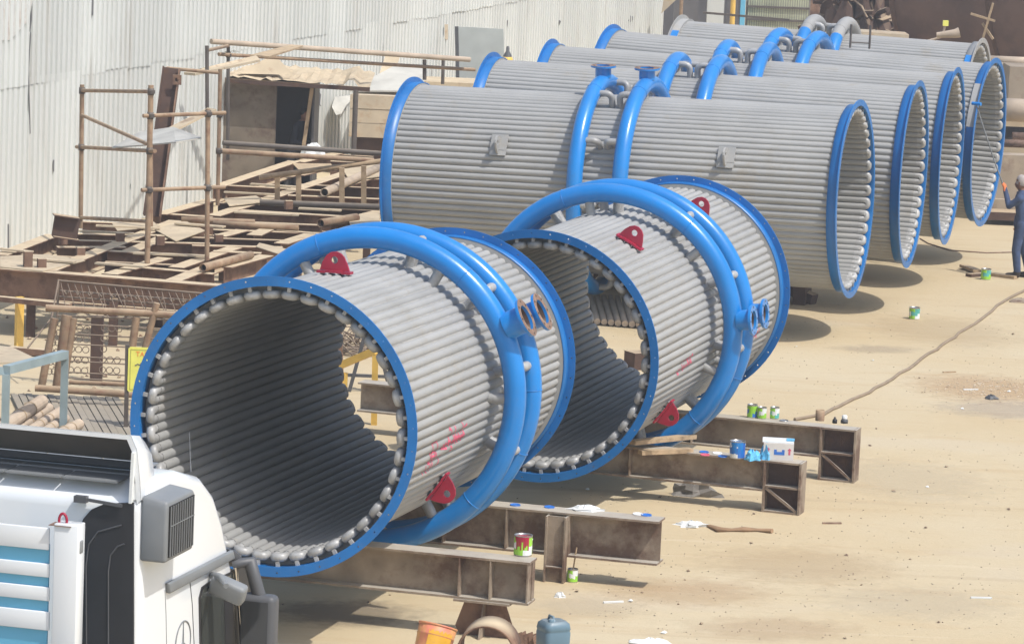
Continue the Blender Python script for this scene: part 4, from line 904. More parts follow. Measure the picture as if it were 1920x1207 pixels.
mb.add(P3 + [p - Zv * 0.03 for p in P3], [(0, 1, 2, 3), (7, 6, 5, 4), (0, 4, 5, 1), (1, 5, 6, 2), (2, 6, 7, 3), (3, 7, 4, 0)]); solo('grey_cover_sheet', mb, 'tarp', 'grey sheet lying sloped over the pale wooden crate', 'sheet')
mb = MB(); a, b_ = PT(722, 150, 77.5), PT(738, 100, 78.3); mb.bar(a, b_, 0.30, 0.04, V((0, 1, 0))); solo('leaning_plank', mb, 'plate', 'pale plank leaning upright behind the wooden crate', 'plank')
mb = MB(); a, b_ = PT(728, 150, 78.6), PT(729, 100, 78.6); mb.bar(a, b_, 0.16, 0.16, V((0, 1, 0))); solo('dark_post', mb, 'rust_dark', 'dark square post behind the leaning pale plank', 'post')
# concrete-topped low stack further back
q0 = PT(870, 156, 81.5); mb = MB(); mb.box(V((q0.x, 82.2, q0.z / 2)), 2.6, 1.4, q0.z); solo('dusty_block', mb, 'plate', 'dusty low block behind the long drums in front of the grey panel', 'block')

# ================================================================ CAGES, SIGN, TABLE, PIPES (left, middle distance)
def wire(t, nm, pts, r, mat='wire', n=6): mb = MB(); mb.path([V(p) for p in pts], r, n); return mb.build(nm, mat, t)
# lattice truss (upper)
yT = 48.6
tr = thing('lattice_truss', 'rusty wire lattice truss lying in front of the platform girder', 'truss', PT(240, 590, yT))
def tp(px, py, dy=0.0): return PT(px, py, yT + dy - (px - 110) * 0.0022)
for a, b_ in (((110, 526), (400, 552)), ((112, 545), (400, 566)), ((110, 556), (395, 576)), ((108, 592), (395, 602))): wire(tr, 'chord', [tp(*a), tp(*b_)], 0.014)
for k in range(22):
    x = 114 + k * 12.6; wire(tr, 'lacing', [tp(x, 530 + k * 1.0), tp(x + 12 + (k % 3) * 6, 590 + k * 0.4, -0.15)], 0.007, n=5)
for k in range(12):
    x = 120 + k * 22; wire(tr, 'hook', [tp(x, 546 + k * 1.6), tp(x + 5, 552 + k * 1.6, -0.12), tp(x + 8, 548 + k * 1.6, -0.2)], 0.009, n=5)
wire(tr, 'end_bar', [tp(110, 524), tp(107, 595)], 0.018); wire(tr, 'end_bar', [tp(110, 524), tp(96, 600, -0.4)], 0.012)
# top pipe and gate-like mesh frame with rings
yF = 47.2
fr_ = thing('ring_mesh_frame', 'rusty frame of wire rings standing behind the yellow sign', 'frame', PT(190, 735, yF))
def fp(px, py, dy=0.0): return PT(px, py, yF + dy)
wire(fr_, 'top_pipe', [fp(86, 577), fp(400, 594)], 0.045, 'pipe_tan', 10); wire(fr_, 'bottom_pipe', [fp(66, 727, -.3), fp(330, 745, -.3)], 0.045, 'pipe_tan', 10); wire(fr_, 'bottom_pipe', [fp(130, 716), fp(330, 724)], 0.03, 'pipe_tan', 8)
for a, b_, r in (((102, 596), (78, 724), 0.05), ((126, 590), (108, 726), 0.07), ((138, 596), (118, 726), 0.05), ((256, 594), (248, 650), 0.05), ((294, 568), (262, 690), 0.045)): wire(fr_, 'upright', [fp(*a), fp(*b_)], r, 'pipe_tan', 8)
for k, y in enumerate((606, 625, 644, 667, 676, 697, 708)): wire(fr_, 'bar', [fp(122, y), fp(330, y + 12)], 0.010)
for r_ in range(5):
    for c_ in range(3):
        for x0_ in (136, 196):
            cx_, cy_ = x0_ + c_ * 13.4 + r_ * -1.0, 615 + r_ * 19.5 + c_ * 0.8
            if x0_ == 196 and r_ in (1, 2) and c_: continue
            ce = fp(cx_, cy_); mb = MB(); mb.path([ce + V((0.042 * cos(a), 0, 0.042 * sin(a))) for a in [2 * pi * i / 10 for i in range(10)]], 0.006, 4, closed=True); mb.build('ring', 'wire', fr_)
for x in (104, 112):
    for r_ in range(6):
        ce = fp(x - r_ * 2.2, 606 + r_ * 18); mb = MB(); mb.path([ce + V((0.035 * cos(a), 0, 0.04 * sin(a))) for a in [2 * pi * i / 10 for i in range(10)]], 0.006, 4, closed=True); mb.build('ring', 'wire', fr_)
p = G(180, 716); mb = MB(); mb.box(V((p.x, p.y, 0.45)), 0.16, 0.10, 0.9); solo('dark_post', mb, 'rust_dark', 'dark brown post behind the wire ring frame', 'post')
wire(None, 'x', [(0, 0, -5), (0, 0, -5.1)], 0.001) if False else None
mb = MB(); mb.path([PT(95, 598, 47.4), PT(52, 652, 47.0)], 0.012, 6); solo('guy_wire', mb, 'wire', 'thin wire running slanting down from the ring frame to the ground', 'wire')
mb = MB(); p0, p1 = G(18, 655, 0.06), G(120, 664, 0.06); mb.bar(p0, p1, 0.14, 0.09); solo('ground_beam', mb, 'rust', 'rusty beam lying on the ground behind the grey-blue table', 'beam')
# concrete deck with diagonal joints: separate boards
dk = thing('plank_deck', 'grey deck of parallel planks on the ground below the yellow sign', 'deck', G(190, 780))
P00, P10, P11, P01 = G(20, 745, 0), G(222, 752, 0), G(270, 830, 0), G(60, 830, 0)
NB = 15
for k in range(NB):
    u0, u1 = k / NB + 0.004, (k + 1) / NB - 0.004; mb = MB()
    q4 = [P00.lerp(P10, u0), P00.lerp(P10, u1), P01.lerp(P11, u1), P01.lerp(P11, u0)]; hz = 0.05 + 0.006 * (k % 3)
    mb.add([p + Zv * hz for p in q4] + q4, [(0, 1, 2, 3), (0, 4, 5, 1), (1, 5, 6, 2), (2, 6, 7, 3), (3, 7, 4, 0)]); mb.build('plank', 'bamboo', dk)
# pipe bundle
for k, (a, b_, r) in enumerate((((0, 805), (78, 752), 0.085), ((20, 812), (92, 764), 0.06), ((40, 818), (112, 772), 0.065), ((70, 818), (122, 784), 0.06), ((96, 822), (148, 795), 0.07))):
    p0, p1 = G(*a, 0.06 + r + (0.1 if k == 0 else 0)), G(*b_, 0.06 + r + (0.1 if k == 0 else 0)); qm = Matrix.Translation(p0) @ (p1 - p0).to_track_quat('Z', 'Y').to_matrix().to_4x4()
    lab = ['thickest pale pipe on top of the heap by the grey-blue table', 'pale pipe second from the top of the heap by the table', 'pale pipe in the middle of the heap tied with a cord', 'thin pale pipe at the right of the heap', 'pale pipe end beside the right table leg'][k]
    t = thing('pale_pipe', lab, 'pipe', (p0 + p1) / 2, group='pale pipes heaped by the table'); Lp = (p1 - p0).length
    mb = MB(); mb.lathe([(0.001, 0), (r, 0), (r, Lp), (r * 0.8, Lp), (r * 0.8, Lp - 0.05), (0.001, Lp - 0.05)], 14, qm, False); mb.build('pipe_wall', 'sackpipe', t)
    for f_ in (0.45, 0.7): mb = MB(); mb.lathe([(r + 0.004, Lp * f_), (r + 0.012, Lp * f_ + 0.01), (r + 0.004, Lp * f_ + 0.03)], 14, qm); mb.build('binding', 'wood', t)
# grey-blue steel table
yTb = 43.6
tb = thing('steel_table', 'grey-blue square-tube table frame behind the truck roof', 'table', G(60, 830))
L1, L2_, L3 = PT(12, 693, yTb), PT(122, 664, yTb + 1.35), PT(-60, 690, yTb + .6)
def bar_part(t, a, b_, w, nm, mat): mb = MB(); mb.bar(a, b_, w, w, V((0, 1, 0)) if abs((b_ - a).normalized().z) > 0.9 else Zv); mb.build(nm, mat, t)
bar_part(tb, L1 - V((0.0, 0, 0.0)), L2_, 0.10, 'top_rail', 'tableblue'); bar_part(tb, L1 - V((0.05, 0, 0.02)), L3, 0.09, 'top_rail', 'tableblue')
for p, h in ((L1, 1), (L2_, 1)): bar_part(tb, p - Zv * 0.052, V((p.x, p.y, 0)), 0.085, 'leg', 'tableblue')
bar_part(tb, V((L3.x, L3.y, L3.z - .05)), V((L3.x, L3.y, 0)), 0.085, 'leg', 'tableblue')
mb = MB(); P3 = [PT(-30, 645, 47.5), PT(22, 650, 47.2), PT(60, 668, 45.6), PT(64, 676, 45.0), PT(-30, 682, 44.6)]
mb.add(P3 + [p - Zv * 0.02 for p in P3], [tuple(range(5)), (9, 8, 7, 6, 5)] + [(i, (i + 1) % 5, 5 + (i + 1) % 5, 5 + i) for i in range(5)]); solo('dusty_sheet', mb, 'plate', 'pale dusty sheet lying over the grey-blue table frame', 'sheet')
# yellow signs
def sign(px, py_b, py_t, bx0, bx1, by0, by1, label, full=True):
    b0 = G(px, py_b); top = PT(px + 3, py_t, b0.y); t = thing('yellow_sign', label, 'sign', b0)
    mb = MB(); mb.bar(b0, top, 0.05, 0.05, V((0, 1, 0))); mb.build('sign_post', 'pipe_dark', t)
    yS = b0.y - 0.03; a = PT(bx0, by0, yS); c_ = PT(bx1, by0, yS); d_ = PT(bx0, by1, yS); w = c_.x - a.x; h = a.z - d_.z
    ctr = V((a.x + w / 2, yS, a.z - h / 2))
    mb = MB(); mb.prism([(-w / 2 + .02, -h / 2), (w / 2 - .02, -h / 2), (w / 2, -h / 2 + .02), (w / 2, h / 2 - .02), (w / 2 - .02, h / 2), (-w / 2 + .02, h / 2), (-w / 2, h / 2 - .02), (-w / 2, -h / 2 + .02)], Matrix.Translation(ctr) @ Matrix.Rotation(R_(90), 4, 'X'), 0.012); bd = mb.build('board', 'sign', t)
    mb = MB(); e = 0.03
    for (xx, zz, sx, sz) in ((0, h / 2 - e, w - 2 * e, .006), (0, -h / 2 + e, w - 2 * e, .006), (-w / 2 + e, 0, .006, h - 2 * e), (w / 2 - e, 0, .006, h - 2 * e)): mb.box(ctr + V((xx, -0.0085, zz)), sx, 0.003, sz)
    o = mb.build('border_line', 'sign_line', bd); o['kind'] = 'stuff'
    def stroke(nm, pl, wd_, mat):
        mb = MB()
        for (x0_, z0_), (x1_, z1_) in zip(pl[:-1], pl[1:]): mb.bar(ctr + V((x0_, -0.009, z0_)), ctr + V((x1_, -0.009, z1_)), wd_, 0.003, V((0, 1, 0)))
        o = mb.build(nm, mat, bd); o['kind'] = 'stuff'
    cu = bpy.data.curves.new('warning_word', 'FONT'); cu.body = 'TARKAB'; cu.size = 0.085; cu.align_x = 'CENTER'; cu.extrude = 0.001; cu.materials.append(M['orange'])
    ob = bpy.data.objects.new('warning_word', cu); C.objects.link(ob)
    me = bpy.data.meshes.new_from_object(ob.evaluated_get(bpy.context.evaluated_depsgraph_get())); bpy.data.objects.remove(ob)
    ob = bpy.data.objects.new('printed_word', me); C.objects.link(ob); ob['kind'] = 'stuff'
    ob.parent = bd; ob.matrix_local = WM[t].inverted() @ (Matrix.Translation(ctr + V((0.0, -0.0095, h * 0.30))) @ Matrix.Rotation(R_(90), 4, 'X'))
    rn = random.Random(int(px))
    for row, z_ in ((0, 0.06), (1, -0.06), (2, -0.17)):
        ww = w * (0.66 - 0.14 * row); n_ = 22; pl = []
        for i in range(n_ + 1): pl.append((ww / 2 - ww * i / n_, z_ + 0.02 * sin(i * 1.7 + row) * rn.uniform(.3, 1.2) + (0.035 if i % 7 == 3 else 0)))
        stroke('printed_line', pl, 0.011, 'ink')
        for q in range(3): xq = rn.uniform(-ww / 2, ww / 2); stroke('printed_dot', [(xq, z_ - 0.03), (xq + 0.012, z_ - 0.03)], 0.012, 'ink')
    return t
sign(236, 808, 646, 241, 318, 650, 734, 'yellow warning sign on a dark post left of the nearest drum')
t = sign(471, 560, 484, 473, 520, 492, 560, 'second yellow sign peeping out behind the top of the nearest drum')

# things seen through the open drum
p = G(668, 792); yA = p.y
st = thing('yellow_trestle', 'yellow timber trestle seen through the open nearest drum', 'trestle', p)
a, b_ = PT(626, 690, yA + 0.2), PT(704, 657, yA - 0.1); bar_part(st, a, b_, 0.09, 'top_rail', 'yellow')
c_ = PT(701, 800, yA - 0.1); bar_part(st, b_ - Zv * .05, V((c_.x, c_.y, 0)), 0.075, 'leg', 'yellow'); c2 = PT(648, 690, yA + 0.1); bar_part(st, c2 - Zv * .06, V((c2.x, c2.y, 0)), 0.06, 'leg', 'yellow')
q0 = G(640, 770); bar_part(st, PT(634, 612, q0.y), V((q0.x, q0.y, 0)), 0.09, 'brown_post', 'rust')
q0 = G(690, 735); st2 = thing('black_trestle', 'dark steel trestle standing behind the yellow timber trestle', 'trestle', q0); 
for dx in (-0.25, 0.12, 0.30): bar_part(st2, q0 + V((dx * 0.3, 0, 0.75)), q0 + V((dx, 0.1 * dx, 0)), 0.05, 'leg', 'dgrey')
bar_part(st2, q0 + V((-0.3, 0, 0.22)), q0 + V((0.5, 0, 0.22)), 0.04, 'tie', 'dgrey'); bar_part(st2, q0 + V((-0.2, 0, 0.75)), q0 + V((0.2, 0, 0.75)), 0.05, 'top', 'dgrey')
mb = MB(); rn = random.Random(8); q0 = G(668, 660)
for k in range(26):
    a0 = rn.uniform(0, 6); cx_, cy_, r_ = rn.uniform(-.15, .15), rn.uniform(-.3, .3), rn.uniform(.2, .5)
    mb.path([q0 + V((cx_ + r_ * cos(a0 + i * .5), cy_ + r_ * sin(a0 + i * .5), 0.02 + 0.45 * rn.random() * (k / 26) + 0.05 * sin(i * 1.3 + k))) for i in range(8)], 0.011, 5)
o = solo('wire_tangle', mb, 'wire', 'heap of tangled rusty wire seen through the open nearest drum', 'wire', kind='stuff')
# tube panel lying below the long front drum
q0 = G(1140, 602); t = thing('tube_bank', 'flat panel of grey tubes lying on the ground, seen through the second drum', 'tubes', q0)
for k in range(13):
    p = q0 + V((-0.7 + k * 0.105, -k * 0.03, 0.22)); mb = MB(); mb.cyl(p + V((0, -0.35, -0.16)), p + V((-0.1, 0.9, 0.06)), 0.05, n=10); mb.build('tube', 'sackpipe', t)
# small loose timber below drum one end
q0 = G(1205, 690); mb = MB(); mb.box(q0 + Zv * 0.12, 0.45, 0.3, 0.24, Matrix.Rotation(0.5, 3, 'Z')); solo('wood_block', mb, 'rust_dark', 'dark brown wooden block on the ground behind the second drum', 'block')
q0 = G(1492, 566); mb = MB(); mb.bar(q0 + V((-0.3, 0.25, 0.25)), q0 + V((0.28, -0.2, 0.08)), 0.18, 0.16); solo('timber', mb, 'rust_dark', 'dark timber sticking out below the long front drum beside the second drum', 'timber')

# ================================================================ TOP RIGHT BACKGROUND
TA, TB_ = V((10.5, 92.0, 0)), V((22.0, 84.0, 0)); TR = 3.4
tk = thing('rusty_tank', 'huge rusty brown cylindrical tank lying at the back right', 'tank', (TA + TB_) / 2)
td = (TB_ - TA).normalized(); qm = Matrix.Translation(TA + Zv * (TR + 1.0)) @ td.to_track_quat('Z', 'Y').to_matrix().to_4x4(); TL = (TB_ - TA).length
mb = MB(); mb.lathe([(0.01, -0.55), (TR * 0.5, -0.45), (TR * 0.85, -0.22), (TR, 0), (TR, TL)], 64, qm); mb.build('shell', 'tank', tk)
for s_ in (0.02, 2.6, 5.4, 8.4): mb = MB(); mb.lathe([(TR + 0.002, s_), (TR + 0.03, s_ + 0.02), (TR + 0.03, s_ + 0.10), (TR + 0.002, s_ + 0.12)], 64, qm); mb.build('weld_band', 'rust_dark', tk)
for s_ in (1.5, 6.5, 11.5):
    p = TA + td * s_; mb = MB(); mb.box(V((p.x, p.y, 0.62)), 0.5, 4.4, 1.24, Matrix((td, td.cross(Zv), Zv)).transposed()); mb.build('saddle', 'rust_dark', tk)
# timber dunnage and low dusty ground stacks before the tank
def at_ground(px, py): return G(px, py)
for k, (a, b_, w, h, mat, lab) in enumerate((((1840, 152), (1960, 152), 0.25, 0.30, 'pipe_tan', 'tan beam, uppermost of the stack at the right edge'), ((1846, 178), (1970, 178), 0.3, 0.28, 'crate', 'pale timber below the topmost beam at the right edge'),)):
    a, b_ = G(*a), G(*b_); mb = MB(); mb.bar(a + Zv * (1.9 - 0.35 * k), b_ + Zv * (1.9 - 0.35 * k), w, h); solo('stacked_beam', mb, mat, lab, 'beam')
yR = 72.5
def rblock(px0, px1, py0, py1, Y, dep, mat, name, label, cat):
    a, b_ = PT(px0, py1, Y), PT(px1, py0, Y); mb = MB(); mb.box(V(((a.x + b_.x) / 2, Y + dep / 2, (a.z + b_.z) / 2)), b_.x - a.x, dep, b_.z - a.z); return solo(name, mb, mat, label, cat)
rblock(1890, 2010, 130, 188, 80.0, 1.2, 'concrete', 'stained_block', 'stained square concrete block above the pipes at the right edge', 'block')
rblock(1842, 2010, 186, 216, 80.5, 1.2, 'dgrey', 'dark_block', 'dark block under the stained concrete block', 'block')
def hpipe(px0, px1, py, Y, r, mat, label):
    a, b_ = PT(px0, py, Y), PT(px1, py + (px1 - px0) * ROLL, Y); qm = Matrix.Translation(a) @ (b_ - a).to_track_quat('Z', 'Y').to_matrix().to_4x4(); Lp = (b_ - a).length
    t = thing('stored_pipe', label, 'pipe', a.lerp(b_, .5) - Zv * r, group='pipes stored at the right edge')
    mb = MB(); mb.lathe([(r * .8, 0.02), (r * .8, 0), (r, 0), (r, Lp), (r * .8, Lp)], 20, qm); mb.build('pipe_wall', mat, t); mb = MB(); mb.lathe([(r * .8, 0.03), (0.001, 0.03)], 20, qm); mb.build('dark_bore', 'slot', t)
hpipe(1836, 2000, 112, 83, 0.10, 'sackpipe', 'pale pipe just below the big brown tank')
hpipe(1838, 2000, 122, 82.5, 0.08, 'crate', 'second pale pipe below the big brown tank')
hpipe(1862, 2000, 205, 77, 0.24, 'sackpipe', 'thick dusty pipe under the stained concrete block')
hpipe(1868, 2000, 268, 74, 0.08, 'flange_rust', 'thin reddish pipe above the low wall at the right edge')
hpipe(1898, 2000, 256, 75, 0.09, 'flange_rust', 'reddish pipe with a dark open end at the right edge')
rblock(1860, 2010, 224, 236, 77.5, 1.0, 'crate', 'long_timber', 'pale timber below the thick dusty pipe', 'timber')
rblock(1856, 2010, 278, 290, 74.5, 1.2, 'plate', 'dusty_slab', 'dusty slab on the low concrete wall at the right edge', 'slab')
rblock(1855, 2010, 296, 380, 72.8, 0.5, 'concrete', 'low_wall', 'low stained concrete wall behind the man with the roller pole', 'wall')
rblock(1858, 2010, 380, 404, 72.6, 0.7, 'concrete', 'wall_footing', 'rough footing course under the low concrete wall', 'footing')
rblock(1850, 2010, 404, 412, 72.0, 0.8, 'rust_dark', 'dark_timber', 'dark timber lying along the foot of the low wall', 'timber')
# far end: doors, yellow post, fence, blue post, scrap
YD = 104.0
def far_box(px0, px1, py0, py1, Y, mat, name, label, cat, dep=0.3): return rblock(px0, px1, py0, py1, Y, dep, mat, name, label, cat)
far_box(1262, 1312, -30, 60, YD, 'door_dark', 'dark_door', 'dark grey door at the far end of the white shed', 'door')
far_box(1324, 1360, -30, 60, YD + 1, 'white_sheet', 'white_screen', 'white panel between the dark door and the yellow pole', 'panel')
far_box(1360, 1386, -30, 60, YD + 2, 'door_dark', 'dark_cabinet', 'dark cabinet behind the yellow pole', 'cabinet')
far_box(1386, 1400, -30, 60, YD + 2, 'cargo_blue', 'blue_sheet', 'narrow pale blue sheet left of the slatted fence', 'sheet')
p = PT(1372, 60, YD - 0.5); mb = MB(); mb.cyl(V((p.x, p.y, 0)), V((p.x, p.y, 3.6)), 0.07, n=12); solo('yellow_pole', mb, 'yellow', 'tall yellow pole in front of the dark cabinet', 'pole')
p = PT(1277, 20, 102.8); mb = MB(); mb.cyl(V((p.x, p.y, 0)), V((p.x, p.y, 3.6)), 0.05, n=10); solo('thin_tan_pole', mb, 'pipe_tan', 'thin tan pole at the corner of the white shed', 'pole')
mb = MB(); P3 = [PT(1240, 26, 100), PT(1268, 0, 100), PT(1272, -20, 100), PT(1248, -20, 100), ]; mb.add(P3 + [q + V((0, .05, 0)) for q in P3], [(0, 1, 2, 3), (7, 6, 5, 4), (0, 4, 5, 1), (1, 5, 6, 2), (2, 6, 7, 3), (3, 7, 4, 0)]); solo('tan_awning', mb, 'crate', 'tan slanting sheet at the corner of the white shed roof', 'sheet')
mb = MB(); mb.bar(PT(1318, 24, 101.5), PT(1480, 38, 101.5), .06, .06); solo('dark_rail', mb, 'pipe_dark', 'dark horizontal rail in front of the doors and slatted fence', 'rail')
fe = thing('slatted_fence', 'pale green slatted fence at the back behind the long drums', 'fence', PT(1455, 60, YD + 2.5))
for k in range(26):
    x = 1402 + k * 4.4; a = PT(x, 60, YD + 2.5); mb = MB(); mb.box(V((a.x, a.y, 1.9)), 0.045, 0.03, 3.8); mb.build('slat', 'greenfence', fe)
for y in (10, 34): a, b_ = PT(1400, y + 2, YD + 2.45), PT(1518, y + 7, YD + 2.45); mb = MB(); mb.bar(a, b_, 0.05, 0.06); mb.build('rail', 'pipe_dark', fe)
mb = MB(); a, b_ = PT(1398, 40, YD + 3), PT(1520, 20, YD + 3); mb.box(V(((a.x + b_.x) / 2, YD + 3.2, 1.7)), b_.x - a.x, 0.05, 3.4); mb.build('backing', 'cloth_grey', fe)
p = PT(1562, 20, 100); mb = MB(); mb.box(V((p.x, 100, 2.0)), 0.28, 0.28, 4.0); solo('blue_post', mb, 'cargo_blue', 'pale blue square post behind the farthest drum rings', 'post')
p = PT(1545, 20, 101); mb = MB(); mb.box(V((p.x, 101, 2.0)), 0.2, 0.2, 4.0); solo('dark_machine_post', mb, 'dgrey', 'dark column left of the pale blue post', 'post')
for k, (px, Y, h) in enumerate(((1524, 103, 3.4), (1280, 109, 3.6))):
    pass
# far dusty bank & scrap heap
rn = random.Random(12); q0 = PT(1598, 40, 96)
mb = MB(); NU, NV = 40, 9; vs = []
for j in range(NV):
    for i in range(NU):
        a = 2 * pi * i / NU; e = j / (NV - 1) * pi / 2; vs.append(V((q0.x + .2 + (1.25 + rn.uniform(-.2, .2)) * cos(a) * cos(e), 97.5 + 2.2 * sin(a) * cos(e), 3.3 * sin(e) * rn.uniform(.85, 1.1))))
mb.add(vs, [(j * NU + i, j * NU + (i + 1) % NU, (j + 1) * NU + (i + 1) % NU, (j + 1) * NU + i) for j in range(NV - 1) for i in range(NU)])
for k in range(150):
    a, e = rn.uniform(0, 6.28), rn.uniform(.1, 1.4); c = V((q0.x + .2 + 1.3 * cos(a) * cos(e), 97.5 + 2.25 * sin(a) * cos(e), 3.3 * sin(e) + .05)); d = V((rn.uniform(-1, 1), rn.uniform(-1, 1), rn.uniform(-.4, .4))).normalized() * rn.uniform(.2, .6)
    if k % 3: mb.path([c - d, c + V((0, 0, .08)), c + d], rn.uniform(.03, .08), 5)
    else: mb.box(c, rn.uniform(.2, .6), rn.uniform(.1, .5), 0.04, Matrix.Rotation(rn.uniform(0, 3), 3, 'X') @ Matrix.Rotation(rn.uniform(0, 3), 3, 'Z'))
solo('scrap_heap', mb, 'rust_dark', 'heap of dark scrap metal left of the big tank', 'scrap', kind='stuff')
far_box(1236, 1400, -40, 70, YD + 5, 'door_dark', 'dark_shed', 'dark shed front behind the doors and the yellow pole', 'shed', 2.0)
far_box(1500, 1960, -60, 52, 112, 'rust', 'brown_bank', 'brown bank of piled steel behind the scrap heap', 'steel pile', 2.0)
mb = MB(); q0 = PT(1690, 62, 93)
for k in range(16): mb.box(V((q0.x + rn.uniform(-.9, .5), 90 + rn.uniform(-.6, .6), rn.uniform(2.1, 2.75) - 0.4)), rn.uniform(.2, .7), .3, rn.uniform(.05, .2), Matrix.Rotation(rn.uniform(-.5, .5), 3, 'Y'))
solo('red_scrap', mb, 'scrapred', 'faded red scrap pieces behind the farthest drum', 'scrap', kind='stuff')
mb = MB(); a, b_ = PT(1575, 62, 88), PT(1700, 70, 88); mb.bar(a, b_, 1.0, 0.18); solo('tan_plank', mb, 'crate', 'tan planks behind the farthest drum, left of the red scrap', 'plank')
q0 = PT(1845, 40, 84.0); t = thing('wooden_cross', 'thin wooden cross of two laths standing before the brown tank', 'cross', V((q0.x, 84.0, 0)))
for a, b_ in (((1832, 110), (1862, 6)), ((1820, 26), (1866, 40)), ((1842, 44), (1862, 74))): bar_part(t, PT(*a, 84.0), PT(*b_, 83.9), 0.05, 'lath', 'wood')
q0 = PT(1773, 44, 83.5); t = thing('yellow_valve', 'small yellow valve on a bent tube before the brown tank', 'valve', q0); mb = MB(); mb.box(q0, 0.12, 0.1, 0.12); mb.build('valve_body', 'sign', t); mb = MB(); mb.path([q0, q0 - V((0.05, 0, 0.3)), q0 - V((.4, 0, .42))], 0.03, 6); mb.build('tube', 'sackpipe', t)
q0 = PT(1790, 66, 83.0); mb = MB(); mb.path([q0 + V((-.4, 0, -.02)), q0 + V((0, 0, .03)), q0 + V((.1, 0, .06))], [0.06, 0.1, 0.12], 10); solo('dusty_elbow', mb, 'sackpipe', 'dusty pipe elbow behind the right end of the farthest drum', 'pipe')

# ================================================================ SMALL THINGS ON BEAMS AND GROUND
def can(p, r, h, mats, top, label, group=None, drip=None, rz=0.0):
    t = thing('paint_can', label, 'paint can', p, rz, group); W = WM[t]
    mb = MB(); mb.lathe([(0.0, 0), (r * .97, 0), (r, .006), (r, h - .01), (r * 1.02, h - .008), (r * 1.02, h)], 24, W); mb.lathe([(r * 1.02, h), (r * .9, h), (r * .9, h - .02)], 24, W); mb.build('can_body', 'tin', t)
    mb = MB(); n_ = 24; z0, z1 = h * .06, h * .90; rr = r * 1.006; rn = random.Random(label)
    for i in range(n_):
        a0, a1 = 2 * pi * i / n_, 2 * pi * (i + 1) / n_
        cuts = [z0, z0 + (z1 - z0) * rn.choice((.25, .35, .3)), z0 + (z1 - z0) * (.62 + .12 * sin(a0 * 2)), z1]
        for j in range(3):
            mb.cur = (0, 1, 2)[(j + (1 if sin(a0 * 1.5 + j) > .55 else 0)) % 3]
            mb.add([W @ V((rr * cos(a), rr * sin(a), z)) for a, z in ((a0, cuts[j]), (a1, cuts[j]), (a1, cuts[j + 1]), (a0, cuts[j + 1]))], [(0, 1, 2, 3)], True)
    mb.build('can_label', mats, t)
    mb = MB(); mb.lathe([(r * .9, h - .018), (0.0, h - .012)], 20, W); mb.build('paint_surface' if top in ('red', 'blue') else 'can_lid', top, t)
    if drip:
        mb = MB()
        for i in range(10):
            a0 = -2.6 + i * .17; ln = h * (.25 + .45 * abs(sin(i * 1.9)))
            mb.add([W @ V((rr * 1.012 * cos(a), rr * 1.012 * sin(a), z)) for a, z in ((a0, h - .01), (a0 + .175, h - .01), (a0 + .16, h - ln), (a0 + .02, h - ln))], [(0, 1, 2, 3)], True)
        mb.build('paint_drips', drip, t)
    mb = MB(); mb.path([W @ V((r * 1.03 * cos(a), r * 1.03 * sin(a) * .4 - r * .0, h * .82 - r * .5 * abs(sin(a)))) for a in [pi + pi * i / 10 for i in range(11)]], 0.004, 4); mb.build('wire_handle', 'tin', t)
    return t
def on_beam(px, py, z): return G(px, py, z)
GRP = 'paint cans about the yard'
can(on_beam(980, 1040, zD + .001), 0.088, 0.20, ['can_green', 'can_white', 'can_green'], 'red', 'open paint can with red paint dripping down, on the front beam', GRP, 'red')
can(on_beam(1382, 858, zB + .001), 0.088, 0.20, ['can_white', 'can_blue', 'can_blue'], 'blue', 'large blue and white paint can on the beam beside the carton', GRP, 'blue')
can(on_beam(1410, 782, zA + .001), 0.062, 0.16, ['can_green', 'can_blue', 'can_green'], 'tin', 'leftmost of three small green paint cans on the rear beam of the second drum', GRP)
can(on_beam(1428, 784, zA + .001), 0.055, 0.14, ['can_green', 'can_green', 'can_white'], 'tin', 'middle of three small green paint cans on the rear beam, lime green label', GRP)
can(on_beam(1452, 784, zA + .001), 0.055, 0.14, ['can_green', 'can_teal', 'can_white'], 'tin', 'rightmost of three small green paint cans, standing a little apart', GRP)
can(G(1073, 1090), 0.055, 0.14, ['can_green', 'can_green', 'can_white'], 'blue', 'small paint can with a stick in it on the ground under the overhanging beam', GRP)
mb = MB(); p = G(1073, 1090); mb.cyl(p + V((0, 0, .1)), p + V((.03, 0.02, .36)), .008, n=6); solo('stir_stick', mb, 'wood', 'thin stir stick standing in the small paint can under the overhanging beam', 'stick')
can(G(1714, 598), 0.085, 0.19, ['can_green', 'can_white', 'can_teal'], 'can_blue', 'paint can with dark lid alone on the open ground', GRP)
can(G(1848, 524), 0.085, 0.19, ['can_green', 'can_green', 'can_teal'], 'tin', 'paint can standing beside the boards near the feet of the man', GRP)
p = on_beam(1537, 788, zA); mb = MB(); mb.lathe([(.055, 0), (.055, .13), (.05, .13), (.05, .02), (0, .02)], 16, Matrix.Translation(p)); solo('rusty_tin', mb, 'pipe_tan', 'brown rusty tin on the rear beam of the second drum', 'tin')
for px, mat, lab in ((1565, 'black', 'small black bottle on the beam end left of the silver-capped one'), (1583, 'dgrey', 'squat dark jar with a pale cap at the very end of the beam')):
    p = on_beam(px, 793, zA); t = thing('small_bottle', lab, 'bottle', p); mb = MB(); k = 1.0 if px == 1565 else 1.5
    mb.lathe([(0, 0), (.03 * k, 0), (.03 * k, .04), (.012 * k, .06), (.012 * k, .075), (0, .076)], 12, Matrix.Translation(p)); mb.build('body', mat, t)
    if px == 1583: mb = MB(); mb.lathe([(.034, .055), (.034, .09), (.02, .1), (0, .1)], 12, Matrix.Translation(p)); mb.build('cap', 'can_white', t)
